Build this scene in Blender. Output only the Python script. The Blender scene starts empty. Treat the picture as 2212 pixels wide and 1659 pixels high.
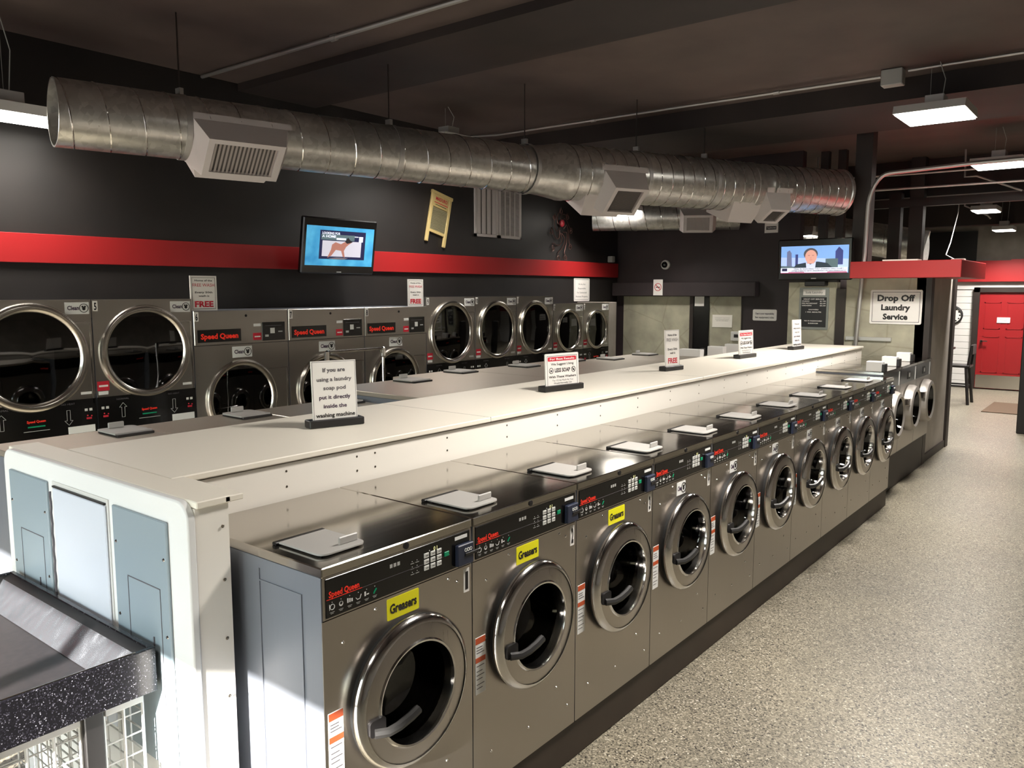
import bpy, math, random
from math import sin, cos, pi, radians as R
from mathutils import Vector, Matrix
random.seed(7)
SC = bpy.context.scene
COL = SC.collection

# ------------------------------------------------------------------ camera
CAM = Vector((-1.3968, -1.8099, 2.0180))
YAW, PITCH = 0.6705, -0.1154
cd = bpy.data.cameras.new('camera'); cam = bpy.data.objects.new('camera', cd); COL.objects.link(cam)
fwd = Vector((cos(PITCH)*cos(YAW), cos(PITCH)*sin(YAW), sin(PITCH)))
right = fwd.cross(Vector((0, 0, 1))).normalized(); up = right.cross(fwd)
m = Matrix((right, up, -fwd)).transposed().to_4x4(); m.translation = CAM
cam.matrix_world = m
cd.sensor_width = 36; cd.lens = 1726.5/2212*36; cd.clip_start = .02; cd.clip_end = 200
SC.camera = cam
# ------------------------------------------------------------------ view, world, sun
SC.view_settings.view_transform = 'Standard'; SC.view_settings.look = 'None'
SC.view_settings.gamma = 1; SC.view_settings.use_curve_mapping = False
SC.view_settings.exposure = 0.3
try:
    SC.cycles.use_denoising = True; SC.cycles.max_bounces = 8; SC.cycles.transparent_max_bounces = 16
    SC.cycles.sample_clamp_indirect = 4
except Exception: pass
w = bpy.data.worlds.new('sky'); SC.world = w; w.use_nodes = True
nt = w.node_tree; bg = nt.nodes['Background']
sky = nt.nodes.new('ShaderNodeTexSky'); sky.sky_type = 'HOSEK_WILKIE'; sky.turbidity = 2.5
sky.sun_direction = Vector((-.9, -.2, .42)).normalized(); sky.ground_albedo = .35
nt.links.new(sky.outputs[0], bg.inputs[0]); bg.inputs[1].default_value = 24.0
sd = bpy.data.lights.new('sun', 'SUN'); sd.energy = 40; sd.angle = R(.6); sd.color = (1, .96, .9)
sun = bpy.data.objects.new('sun', sd); COL.objects.link(sun)
sun.rotation_euler = Vector((1, .22, -.42)).to_track_quat('-Z', 'Y').to_euler()
LAMP_W = 106.0          # power of each high-bay lamp
LAMP_COL = (1.0, .945, .885)

# ------------------------------------------------------------------ materials
def lin(c):
    return tuple(((x/255)/12.92 if x/255 <= .04045 else ((x/255+.055)/1.055)**2.4) for x in c)
MATS = {}
def mat(name, col, rough=.5, metal=0., emit=0., spec=.5, coat=0.):
    if name in MATS: return MATS[name]
    mt = bpy.data.materials.new(name); mt.use_nodes = True
    b = mt.node_tree.nodes['Principled BSDF']; c = lin(col)+(1,)
    b.inputs['Base Color'].default_value = c; b.inputs['Roughness'].default_value = rough
    b.inputs['Metallic'].default_value = metal; b.inputs['Specular IOR Level'].default_value = spec
    b.inputs['Coat Weight'].default_value = coat
    if emit:
        b.inputs['Emission Color'].default_value = c; b.inputs['Emission Strength'].default_value = emit
    MATS[name] = mt; return mt
def nodes(mt): return mt.node_tree.nodes, mt.node_tree.links, mt.node_tree.nodes['Principled BSDF']
def tex(mt, kind, scale, stretch=(1, 1, 1), detail=3, obj=True):
    n, l, b = nodes(mt)
    tc = n.new('ShaderNodeTexCoord'); mp = n.new('ShaderNodeMapping'); mp.inputs['Scale'].default_value = stretch
    l.new(tc.outputs['Object' if obj else 'Generated'], mp.inputs[0])
    t = n.new('ShaderNodeTexNoise' if kind == 'noise' else 'ShaderNodeTexVoronoi')
    t.inputs['Scale'].default_value = scale
    if kind == 'noise': t.inputs['Detail'].default_value = detail
    l.new(mp.outputs[0], t.inputs['Vector']); return t
def ramp(mt, src, stops, interp='LINEAR'):
    n, l, b = nodes(mt); r = n.new('ShaderNodeValToRGB'); r.color_ramp.interpolation = interp
    e = r.color_ramp.elements
    while len(e) < len(stops): e.new(.5)
    for i, (p, c) in enumerate(stops):
        e[i].position = p; e[i].color = (lin(c)+(1,)) if isinstance(c, tuple) else (c, c, c, 1)
    l.new(src, r.inputs[0]); return r.outputs[0]
def bump(mt, src, strength, dist=.01):
    n, l, b = nodes(mt); bp = n.new('ShaderNodeBump'); bp.inputs['Strength'].default_value = strength
    bp.inputs['Distance'].default_value = dist; l.new(src, bp.inputs['Height'])
    l.new(bp.outputs[0], b.inputs['Normal']); return bp
def steel(name, col, rough, stretch, wave=0., streak=.06):
    mt = mat(name, col, rough, 1.0); n, l, b = nodes(mt)
    t = tex(mt, 'noise', 3.0, stretch, 4)
    mr = n.new('ShaderNodeMapRange'); mr.inputs['To Min'].default_value = rough-streak; mr.inputs['To Max'].default_value = rough+streak
    l.new(t.outputs[0], mr.inputs[0]); l.new(mr.outputs[0], b.inputs['Roughness'])
    if wave:
        t2 = tex(mt, 'noise', 2.2, (1, 1, 1), 1); bump(mt, t2.outputs[0], wave, .02)
    return mt
steel('steel_front', (178, 172, 165), .30, (40, 40, 1), .12)
steel('steel_top', (188, 183, 175), .12, (1, 30, 30), .22, .03)
steel('steel_top_far', (186, 177, 163), .34, (1, 30, 30), .1, .03)
MATS['steel_top_far'].node_tree.nodes['Principled BSDF'].inputs['Metallic'].default_value = .7
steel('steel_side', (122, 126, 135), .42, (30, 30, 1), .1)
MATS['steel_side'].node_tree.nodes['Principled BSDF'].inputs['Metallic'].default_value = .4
steel('steel_dryer', (184, 180, 173), .30, (2, 2, 40), .22, .05)
steel('chrome', (215, 212, 208), .12, (1, 1, 1), 0, .02)
steel('satin_chrome', (196, 190, 182), .22, (1, 1, 1), 0, .04)
steel('pipe_metal', (200, 198, 195), .5, (1, 1, 1), 0, .04)
def mk_duct():
    mt = mat('galvanised_duct', (205, 203, 198), .4, .85); n, l, b = nodes(mt)
    v = tex(mt, 'voronoi', 26, (1, 1, 1)); l.new(ramp(mt, v.outputs['Color'], [(0, (190, 188, 183)), (1, (224, 222, 217))]), b.inputs['Base Color'])
    t = tex(mt, 'noise', 5, (1, 1, 1), 2); mr = n.new('ShaderNodeMapRange'); mr.inputs['To Min'].default_value = .24; mr.inputs['To Max'].default_value = .36
    l.new(t.outputs[0], mr.inputs[0]); l.new(mr.outputs[0], b.inputs['Roughness']); bump(mt, t.outputs[0], .12, .02)
mk_duct()
def mk_floor():
    mt = mat('chip_floor', (150, 143, 128), .38, 0, 0, .4); n, l, b = nodes(mt)
    v1 = tex(mt, 'voronoi', 140); v1.feature = 'F1'
    base = ramp(mt, v1.outputs['Color'], [(0, (18, 17, 16)), (.15, (52, 49, 44)), (.24, (98, 93, 82)), (.6, (126, 120, 105)), (.85, (156, 149, 132)), (1, (206, 201, 188))])
    t = tex(mt, 'noise', 1.1, (1, 1, 1), 4)
    mx = n.new('ShaderNodeMix'); mx.data_type = 'RGBA'; mx.blend_type = 'MULTIPLY'; mx.inputs[0].default_value = .5
    l.new(base, mx.inputs[6]); l.new(ramp(mt, t.outputs[0], [(.3, (205, 205, 205)), (.7, (255, 252, 244))]), mx.inputs[7])
    l.new(mx.outputs[2], b.inputs['Base Color'])
mk_floor()
def noisy(name, c1, c2, scale=4, rough=.7, stretch=(1, 1, 1), bmp=0., metal=0, detail=5, p=(.35, .65)):
    mt = mat(name, c1, rough, metal); n, l, b = nodes(mt); t = tex(mt, 'noise', scale, stretch, detail)
    l.new(ramp(mt, t.outputs[0], [(p[0], c1), (p[1], c2)]), b.inputs['Base Color'])
    if bmp: bump(mt, t.outputs[0], bmp, .01)
    return mt
noisy('ceiling_paint', (76, 64, 60), (88, 75, 70), 1.5, .75)
noisy('beam_paint', (38, 30, 28), (46, 37, 34), 2, .7)
noisy('black_wall', (27, 24, 23), (34, 30, 28), 2, .5)
noisy('plum_wall', (40, 31, 33), (50, 40, 41), 2, .6)
noisy('plinth_brown', (48, 38, 30), (58, 47, 38), 3, .55)
noisy('dark_trim', (34, 26, 22), (42, 32, 27), 3, .5)
def mk_conc():
    mt = noisy('mottled_panel', (150, 146, 128), (176, 172, 150), 3.5, .6, (1, 1, 1), .1); n, l, b = nodes(mt)
    v = tex(mt, 'voronoi', 1.6); v.feature = 'DISTANCE_TO_EDGE'
    mx = n.new('ShaderNodeMix'); mx.data_type = 'RGBA'; mx.blend_type = 'MULTIPLY'; mx.inputs[0].default_value = .28
    src = b.inputs['Base Color'].links[0].from_socket
    nz = tex(mt, 'noise', 2.4, (1, 1, 1), 3)
    ml = n.new('ShaderNodeMath'); ml.operation = 'ADD'; l.new(v.outputs[0], ml.inputs[0])
    m2 = n.new('ShaderNodeMath'); m2.operation = 'MULTIPLY'; m2.inputs[1].default_value = .02; l.new(nz.outputs[0], m2.inputs[0]); l.new(m2.outputs[0], ml.inputs[1])
    l.new(src, mx.inputs[6]); l.new(ramp(mt, ml.outputs[0], [(.012, (150, 142, 122)), (.03, (255, 255, 255))]), mx.inputs[7]); l.new(mx.outputs[2], b.inputs['Base Color'])
mk_conc()
noisy('grey_panel', (126, 119, 111), (146, 138, 129), 3, .6)
mat('asphalt', (62, 66, 72), .9)
mat('white_laminate', (243, 238, 228), .32, 0, 0, .5)
mat('cap_white', (232, 232, 230), .35)
mat('white_laminate_top', (236, 229, 214), .42)
mat('screw', (120, 112, 100), .3, 1)
mat('white_paint', (214, 212, 208), .45)
mat('vent_white', (200, 192, 188), .5)
mat('vent_dark', (112, 106, 102), .6)
mat('electric_grey', (138, 152, 160), .4, 0, 0, .5)
mat('electric_white', (205, 210, 220), .4)
mat('red_paint', (156, 30, 32), .42)
mat('red_door', (140, 22, 26), .4)
mat('black_gloss', (14, 13, 13), .18)
mat('black_plastic', (24, 22, 22), .42)
mat('dark_rubber', (12, 12, 12), .6)
mat('grey_plastic', (172, 172, 168), .45)
mat('grey_handle', (36, 35, 34), .42)
mat('lid_grey', (168, 165, 160), .42)
mat('blue_box', (36, 42, 60), .4)
mat('white_print', (226, 226, 222), .5)
mat('sign_white', (232, 228, 222), .4)
mat('ink', (20, 17, 18), .5)
mat('ink_purple', (52, 30, 60), .5)
mat('grey_ink', (88, 84, 88), .5)
mat('red_ink', (190, 34, 52), .5)
mat('brand_red', (214, 44, 26), .5, 0, .25)
mat('yellow_label', (232, 226, 20), .45)
mat('orange_print', (190, 84, 46), .5)
mat('green_key', (0, 140, 96), .4)
mat('key_white', (206, 206, 200), .4)
mat('led', (230, 226, 160), .4, 0, .6)
mat('drum_dark', (110, 106, 100), .3, 1)
mat('wood_light', (190, 168, 112), .5)
mat('washboard_metal', (178, 172, 140), .35, .6)
mat('wire_brown', (104, 72, 66), .4, .7)
mat('stool_black', (20, 16, 15), .4)
mat('board_black', (28, 28, 30), .5)
mat('grey_frame', (128, 130, 126), .4, .5)
mat('mat_brown', (82, 62, 44), .9)
mat('bag_white', (206, 204, 196), .35)
mat('lamp_glow', (255, 250, 240), .4, 0, 14)
mat('tv_blue', (40, 130, 180), .3, 0, .9)
noisy_tv = MATS['tv_blue']
t_ = tex(noisy_tv, 'noise', 5, (1, 1, 1), 3); r_ = ramp(noisy_tv, t_.outputs[0], [(.3, (20, 96, 150)), (.7, (96, 178, 204))])
noisy_tv.node_tree.links.new(r_, noisy_tv.node_tree.nodes['Principled BSDF'].inputs['Emission Color'])
for nm, c in dict(tv_sky=(120, 160, 214), tv_sky2=(164, 184, 226), tv_skin=(206, 150, 134), tv_hair=(74, 70, 74), tv_suit=(36, 48, 58), tv_shirt=(190, 196, 216),
                  tv_tower=(52, 60, 112), tv_tower2=(98, 104, 136), tv_white=(214, 218, 232), tv_red=(150, 34, 74), tv_navy=(24, 28, 62), tv_grey=(176, 174, 184),
                  tv_dog=(150, 100, 88), tv_black=(30, 28, 32), tv_greenish=(78, 96, 100), tv_shade=(96, 90, 98)).items(): mat(nm, c, .4, 0, .9)
def mk_speckle():
    mt = mat('speckled_laminate', (40, 38, 44), .22); n, l, b = nodes(mt)
    v = tex(mt, 'voronoi', 380); l.new(ramp(mt, v.outputs['Color'], [(0, (10, 10, 13)), (.74, (22, 21, 26)), (.86, (60, 58, 66)), (1, (170, 168, 176))]), b.inputs['Base Color'])
mk_speckle()
noisy('table_top', (28, 25, 27), (38, 34, 35), 40, .5)
mat('slope_metal', (176, 180, 188), .26, .93); bump(MATS['slope_metal'], tex(MATS['slope_metal'], 'noise', 7, (1, 1, 1), 2).outputs[0], .5, .03)
mat('cast_grey', (172, 167, 160), .42, .6)
noisy('pillar_grey', (158, 151, 142), (176, 169, 159), 3, .6)
def glass(name, tint, fac=.12, rough=.03):
    mt = bpy.data.materials.new(name); mt.use_nodes = True; n = mt.node_tree.nodes; l = mt.node_tree.links; n.clear()
    o = n.new('ShaderNodeOutputMaterial'); mx = n.new('ShaderNodeMixShader'); tr = n.new('ShaderNodeBsdfTransparent'); gl = n.new('ShaderNodeBsdfGlossy'); fr = n.new('ShaderNodeFresnel')
    tr.inputs[0].default_value = lin(tint)+(1,); gl.inputs['Roughness'].default_value = rough; fr.inputs[0].default_value = 1.5
    ad = n.new('ShaderNodeMath'); ad.operation = 'ADD'; ad.inputs[1].default_value = fac; l.new(fr.outputs[0], ad.inputs[0]); l.new(ad.outputs[0], mx.inputs[0])
    l.new(tr.outputs[0], mx.inputs[1]); l.new(gl.outputs[0], mx.inputs[2]); l.new(mx.outputs[0], o.inputs[0]); MATS[name] = mt; return mt
glass('door_glass', (92, 92, 86), .03); glass('dryer_glass', (70, 72, 66), .05); glass('window_glass', (250, 250, 250), .02)

# ------------------------------------------------------------------ mesh builder
class MB:
    def __init__(s): s.v = []; s.f = []; s.mi = []; s.mats = []; s.M = Matrix.Identity(4)
    def m(s, name):
        if name not in s.mats: s.mats.append(name)
        return s.mats.index(name)
    def add(s, vs, fs, mt):
        o = len(s.v); k = s.m(mt); M = s.M
        s.v += [tuple(M @ Vector(p)) for p in vs]; s.f += [tuple(i+o for i in f) for f in fs]; s.mi += [k]*len(fs); return s
    def box(s, a, b, mt, ch=0.):
        x0, y0, z0 = [min(p, q) for p, q in zip(a, b)]; x1, y1, z1 = [max(p, q) for p, q in zip(a, b)]
        if ch:
            c = min(ch, (x1-x0)*.45, (y1-y0)*.45, (z1-z0)*.45); P = []; idx = {}
            for i, x in enumerate((x0, x1)):
                for j, y in enumerate((y0, y1)):
                    for k, z in enumerate((z0, z1)):
                        sx, sy, sz = (c, -c)[i], (c, -c)[j], (c, -c)[k]
                        for t, p in enumerate(((x, y+sy, z+sz), (x+sx, y, z+sz), (x+sx, y+sy, z))): idx[i, j, k, t] = len(P); P.append(p)
            F = []
            g = lambda i, j, k, t: idx[i, j, k, t]
            for i in (0, 1): F.append([g(i, j, k, 0) for j, k in ((0, 0), (1, 0), (1, 1), (0, 1))][::1 if i else -1])
            for j in (0, 1): F.append([g(i, j, k, 1) for i, k in ((0, 0), (1, 0), (1, 1), (0, 1))][::-1 if j else 1])
            for k in (0, 1): F.append([g(i, j, k, 2) for i, j in ((0, 0), (1, 0), (1, 1), (0, 1))][::1 if k else -1])
            for j in (0, 1):
                for k in (0, 1): F.append([g(0, j, k, 1), g(1, j, k, 1), g(1, j, k, 2), g(0, j, k, 2)][::1 if j == k else -1])
            for i in (0, 1):
                for k in (0, 1): F.append([g(i, 0, k, 0), g(i, 1, k, 0), g(i, 1, k, 2), g(i, 0, k, 2)][::-1 if i == k else 1])
            for i in (0, 1):
                for j in (0, 1): F.append([g(i, j, 0, 0), g(i, j, 1, 0), g(i, j, 1, 1), g(i, j, 0, 1)][::1 if i == j else -1])
            for i in (0, 1):
                for j in (0, 1):
                    for k in (0, 1): F.append([g(i, j, k, t) for t in range(3)][::1 if (i+j+k) % 2 else -1])
            return s.add(P, F, mt)
        P = [(x, y, z) for x in (x0, x1) for y in (y0, y1) for z in (z0, z1)]
        return s.add(P, [(0, 1, 3, 2), (4, 6, 7, 5), (0, 4, 5, 1), (2, 3, 7, 6), (0, 2, 6, 4), (1, 5, 7, 3)], mt)
    def prism(s, poly, o, u, v, d, mt):
        """polygon of (a,b) in plane o+a*u+b*v, extruded by vector d"""
        o, u, v, d = map(Vector, (o, u, v, d)); n = len(poly)
        A = [o+u*a+v*b for a, b in poly]; P = A+[p+d for p in A]
        F = [tuple(range(n))[::-1], tuple(range(n, 2*n))]+[(i, (i+1) % n, (i+1) % n+n, i+n) for i in range(n)]
        return s.add(P, F, mt)
    def lathe(s, prof, o, ax, mt, seg=40, ref=None, a0=0, a1=2*pi):
        """prof list of (r,h) about axis ax through o"""
        o = Vector(o); ax = Vector(ax).normalized(); rf = Vector(ref) if ref else (Vector((0, 0, 1)) if abs(ax.z) < .9 else Vector((1, 0, 0)))
        u = (rf-ax*rf.dot(ax)).normalized(); v = ax.cross(u); full = abs(a1-a0-2*pi) < 1e-6; N = seg if full else seg+1
        P = []; F = []
        for r, h in prof:
            for i in range(N):
                a = a0+(a1-a0)*i/seg; P.append(o+ax*h+(u*cos(a)+v*sin(a))*r)
        for j in range(len(prof)-1):
            for i in range(seg):
                k = (i+1) % N; F.append((j*N+i, j*N+k, (j+1)*N+k, (j+1)*N+i))
        return s.add(P, F, mt)
    def cyl(s, a, b, r, mt, seg=16, r2=None):
        a = Vector(a); b = Vector(b); h = (b-a).length; r2 = r if r2 is None else r2
        return s.lathe([(0.0001, 0), (r, 0), (r2, h), (0.0001, h)], a, b-a, mt, seg)
    def tube(s, pts, r, mt, seg=8):
        pts = [Vector(p) for p in pts]; n = len(pts); P = []; F = []
        t0 = (pts[1]-pts[0]).normalized(); u = t0.orthogonal().normalized()
        for i, p in enumerate(pts):
            t = ((pts[min(i+1, n-1)]-pts[max(i-1, 0)])).normalized(); u = (u-t*u.dot(t)).normalized(); v = t.cross(u)
            for k in range(seg): a = 2*pi*k/seg; P.append(p+(u*cos(a)+v*sin(a))*r)
        for i in range(n-1):
            for k in range(seg): F.append((i*seg+k, i*seg+(k+1) % seg, (i+1)*seg+(k+1) % seg, (i+1)*seg+k))
        F.append(tuple(range(seg))[::-1]); F.append(tuple(range((n-1)*seg, n*seg)))
        return s.add(P, F, mt)
    def plate_hole(s, x0, x1, z0, z1, cx, cz, r, y, mt, seg=48):
        """plate in the XZ plane at y with a round hole"""
        P = []; F = []
        for i in range(seg):
            a = 2*pi*i/seg; dx, dz = cos(a), sin(a); P.append((cx+r*dx, y, cz+r*dz))
            t = min(((x1-cx)/dx if dx > 1e-9 else ((x0-cx)/dx if dx < -1e-9 else 1e9)), ((z1-cz)/dz if dz > 1e-9 else ((z0-cz)/dz if dz < -1e-9 else 1e9)))
            P.append((cx+t*dx, y, cz+t*dz))
        for i in range(seg): k = (i+1) % seg; F.append((2*i, 2*i+1, 2*k+1, 2*k))
        b = len(P)
        for px, pz in ((x0, z0), (x1, z0), (x1, z1), (x0, z1)):
            a = math.atan2(pz-cz, px-cx) % (2*pi); i = int(a/(2*pi/seg)) % seg; k = (i+1) % seg
            P.append((px, y, pz)); F.append((2*i+1, len(P)-1, 2*k+1))
        return s.add(P, F, mt)
    def disc(s, c, r, n, mt, seg=24, th=.001):
        return s.cyl(c, Vector(c)+Vector(n).normalized()*th, r, mt, seg)
    def ring(s, c, r, w, n, mt, seg=28):
        return s.lathe([(r-w, 0), (r-w, .0015), (r, .0015), (r, 0)], c, n, mt, seg)
    def text(s, txt, o, u, v, h, mt, width=None, align='C', bold=0., th=.0008):
        """text with cap height h at o (baseline), u right, v up; width fits the line"""
        vs, fs, x0, x1 = glyphs(txt, bold); k = h/.7; kx = k if width is None else width/max(x1-x0, 1e-4)
        o, u, v = Vector(o), Vector(u), Vector(v); n = u.cross(v)
        sh = {'C': -(x0+x1)/2, 'L': -x0, 'R': -x1}[align]
        P = [o+u*((a+sh)*kx)+v*(b*k)+n*th for a, b in vs]
        return s.add(P, fs, mt)
    def build(s, name, parent=None, smooth=35, world=False, bevel=0.):
        me = bpy.data.meshes.new(name); V = s.v
        if world and parent is not None:
            Mi = parent.matrix_basis.inverted() if parent.parent is None else Matrix.Identity(4); V = [tuple(Mi @ Vector(p)) for p in V]
        me.from_pydata(V, [], s.f)
        for k in s.mats: me.materials.append(MATS[k])
        me.polygons.foreach_set('material_index', s.mi); me.update()
        me.shade_smooth()
        try: me.set_sharp_from_angle(angle=R(smooth))
        except Exception: me.shade_flat()
        o = bpy.data.objects.new(name, me); COL.objects.link(o)
        if parent is not None: o.parent = parent
        if bevel:
            b = o.modifiers.new('bevel', 'BEVEL'); b.width = bevel; b.segments = 2; b.limit_method = 'ANGLE'
        return o
_G = {}
def glyphs(txt, bold):
    if (txt, bold) in _G: return _G[txt, bold]
    c = bpy.data.curves.new('t', 'FONT'); c.body = txt; c.size = 1; c.offset = bold; c.resolution_u = 2; c.fill_mode = 'FRONT' if hasattr(c, 'fill_mode') else c.fill_mode
    o = bpy.data.objects.new('t', c); COL.objects.link(o); dg = bpy.context.evaluated_depsgraph_get(); me = bpy.data.meshes.new_from_object(o.evaluated_get(dg))
    vs = [(v.co.x, v.co.y) for v in me.vertices]; fs = [tuple(p.vertices) for p in me.polygons]
    bpy.data.objects.remove(o); bpy.data.curves.remove(c); bpy.data.meshes.remove(me)
    xs = [a for a, b in vs] or [0, 1]; _G[txt, bold] = (vs, fs, min(xs), max(xs)); return _G[txt, bold]
def tag(o, label, cat, group=None, kind=None):
    o['label'] = label; o['category'] = cat
    if group: o['group'] = group
    if kind: o['kind'] = kind
    return o
def thing(name, label, cat, loc=(0, 0, 0), rz=0, group=None):
    o = bpy.data.objects.new(name, None); COL.objects.link(o); o.empty_display_size = .1
    o.matrix_basis = Matrix.Translation(loc) @ Matrix.Rotation(rz, 4, 'Z'); return tag(o, label, cat, group)
def struct(o): o['kind'] = 'structure'; return o
def dup(root, loc, label, group=None, skip=()):
    def cp(o, p):
        c = o.copy(); COL.objects.link(c); c.parent = p
        for ch in list(o.children): cp(ch, c)
        return c
    r = root.copy(); COL.objects.link(r); r.matrix_basis = Matrix.Translation(loc) @ root.matrix_basis.to_3x3().to_4x4()
    r['label'] = label
    if group: r['group'] = group
    for ch in list(root.children):
        if ch.name.split('.')[0] not in skip: cp(ch, r)
    return r
X, Y, Z = (1, 0, 0), (0, 1, 0), (0, 0, 1)
NX, NY = (-1, 0, 0), (0, -1, 0)
def rrect(x0, x1, y0, y1, r, seg=5, corners=(1, 1, 1, 1)):
    P = []
    for (cx, cy, a), on in zip(((x1-r, y1-r, 0), (x0+r, y1-r, 90), (x0+r, y0+r, 180), (x1-r, y0+r, 270)), corners):
        if on:
            for i in range(seg+1): t = R(a+90*i/seg); P.append((cx+r*cos(t), cy+r*sin(t)))
        else: P.append((x1 if a in (0, 270) else x0, y1 if a in (0, 90) else y0))
    return P

# ------------------------------------------------------------------ room shell
CEIL = 4.0; YL = 5.2; YR = -4.2; XB = 17.67; XF = -4.3
struct(MB().box((XF-.2, YR-.2, -.1), (XB+.2, YL+.2, 0), 'chip_floor').build('floor'))
struct(MB().box((XF-.2, YR-.2, CEIL), (XB+.2, YL+.2, CEIL+.1), 'ceiling_paint').build('ceiling'))
struct(MB().box((XF-.2, YL, 0), (XB+.2, YL+.2, CEIL), 'black_wall').build('wall_left'))
struct(MB().box((XF-.2, YR-.2, 0), (XB+.2, YR, CEIL), 'grey_panel').build('wall_right'))
# street wall behind the camera: glazed bays
mb = MB(); mb.box((XF-.15, YR, 0), (XF, -1.15, CEIL), 'grey_panel'); mb.box((XF-.15, -1.15, 2.68), (XF, YL, CEIL), 'grey_panel'); mb.box((XF-.15, 4.7, 0), (XF, YL, 2.68), 'grey_panel'); mb.box((XF-.15, -1.15, 0), (XF, 4.7, .12), 'grey_panel')
struct(mb.build('wall_front'))
ys = [-1.15, .02, 1.2, 2.4, 3.55, 4.7]
for i in range(5):
    mb = MB(); a, b = ys[i], ys[i+1]
    for p, q in (((XF-.1, a, .12), (XF-.03, a+.035, 2.68)), ((XF-.1, b-.035, .12), (XF-.03, b, 2.68)), ((XF-.1, a, .12), (XF-.03, b, .17)), ((XF-.1, a, 2.63), (XF-.03, b, 2.68))): mb.box(p, q, 'grey_frame')
    wn = struct(mb.build('window_%d' % (i+1)))
    g = MB().add([(XF-.06, a+.03, .16), (XF-.06, b-.03, .16), (XF-.06, b-.03, 2.64), (XF-.06, a+.03, 2.64)], [(0, 1, 2, 3)], 'window_glass').build('pane', wn)
# pavement outside
struct(MB().box((XF-40, -40, -.12), (XF-.21, 40, -.02), 'asphalt').build('ground'))
# back wall: dark-shiplap white with red band and grey upper wall
struct(MB().box((XB, YR, 0), (XB+.2, YL, CEIL), 'grey_panel').build('wall_back'))
mb = MB()
for k in range(15):
    z0 = .02+k*.135; z1 = min(z0+.129, 2.05)
    mb.box((XB-.02, 1.05, z0), (XB, YL, z1), 'white_paint', .003)
    mb.box((XB-.02, YR, z0), (XB, -.05, z1), 'white_paint', .003)
mb.box((XB-.02, YR, 2.06), (XB, YL, 2.21), 'white_paint')
struct(mb.build('wall_boards'))
struct(MB().box((XB-.12, YR, 2.215), (XB, YL, 2.64), 'red_paint').build('trim_1'))
struct(MB().box((XB-.12, YR, 2.64), (XB, .42, 2.66), 'red_paint').build('trim_8'))
struct(MB().box((XB-.06, 1.05, 2.62), (XB, 1.97, 3.25), 'black_plastic').build('trim_2'))
# ceiling beams (run across the room, along y)
def beam(n, x0, x1, z, m_='beam_paint', y0=YR, y1=YL): struct(MB().box((x0, y0, z), (x1, y1, CEIL), m_).build('beam_%d' % n))
beam(1, 3.2, 4.12, 3.93); beam(2, 6.95, 8.4, 3.8); beam(3, 12.2, 12.5, 3.45, 'beam_paint', YR, 2.2); beam(4, 16.6, 16.9, 3.3)
beam(5, -.2, .3, 3.93)
# dark rear wall with wide opening header
XR = 10.28
mb = MB(); mb.box((XR, 2.18, 0), (XR+.15, YL, CEIL), 'plum_wall'); struct(mb.build('wall_rear'))
struct(MB().box((XR-.18, 2.75, 1.94), (XR, 5.19, 2.16), 'plum_wall', .01).build('trim_3'))
struct(MB().box((XR-.03, 3.80, 0), (XR, 5.05, 1.94), 'mottled_panel').build('wall_panel_1'))
struct(MB().box((XR-.03, 3.015, 0), (XR, 3.52, 1.94), 'mottled_panel').build('wall_panel_2'))
struct(MB().box((XR-.05, 3.52, 0), (XR, 3.80, 1.94), 'black_gloss').build('dark_gap'))  # black slab; its colour stands in for the dark of an open gap
struct(MB().box((XR-.06, 3.78, 0), (XR-.02, 3.84, 1.94), 'dark_trim').build('trim_9'))
# partition room (open above 2.35)
XP = 8.78
struct(MB().box((XP, 1.19, 0), (XP+.12, 1.78, 2.13), 'mottled_panel').build('wall_office_1'))
struct(MB().box((XP, .20, 0), (XP+.12, 1.08, 2.3), 'mottled_panel').build('wall_office_2'))
struct(MB().box((XP-.02, 1.08, 0), (XP+.14, 1.19, 2.05), 'dark_trim').build('trim_4'))
mb = MB(); mb.box((XP, .17, 0), (10.28, .30, 2.3), 'pillar_grey'); struct(mb.build('wall_office_3'))
mb = MB(); mb.box((XP-.02, .14, 0), (XP+.13, .20, 2.2), 'dark_trim'); mb.box((10.14, .14, 0), (10.30, .31, 2.2), 'dark_trim'); mb.box((XP+.13, .15, 0), (10.14, .17, .09), 'dark_trim'); struct(mb.build('trim_5'))
mb = MB(); mb.box((8.42, -.2, 2.17), (10.05, .95, 2.36), 'red_paint', .004); struct(mb.build('trim_6'))
struct(MB().box((XP+.12, 1.19, 2.0), (XR, 1.3, 2.3), 'plum_wall').build('wall_office_4'))
struct(MB().box((XP+.02, 1.2, 2.13), (XP+.1, 1.78, 2.2), 'dark_trim').build('trim_10'))
# dark columns going up to the ceiling
def post(x, y, w, z0, z1=CEIL, lab='', name='steel_column'):
    tag(MB().box((x-w/2, y-w/2, z0), (x+w/2, y+w/2, z1), 'dark_trim').build(name), lab, 'column')
post(8.98, .98, .19, 2.36, CEIL, 'widest dark column rising above the red canopy beside the bent pipe')
post(12, 1.32, .17, 2.0, 3.5, 'dark column behind the red canopy, nearer the wide column', 'steel_column')
post(12, 1.02, .19, 2.0, CEIL, 'dark column behind the red canopy, nearer the black rectangle on the wall', 'steel_column')
post(10.6, 1.96, .11, 2.0, CEIL, 'thin dark post above the news television, left one', 'steel_column')
post(10.6, 1.72, .11, 2.0, CEIL, 'thin dark post above the news television, right one', 'steel_column')
tag(MB().box((11.9, -4, 3.28), (12.02, 1.9, 3.4), 'dark_trim').build('steel_girder'), 'dark horizontal steel girder crossing behind the red canopy', 'girder')
# red band on left wall
struct(MB().box((XF, YL-.035, 2.245), (10.25, YL, 2.475), 'red_paint', .003).build('trim_7'))

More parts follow.
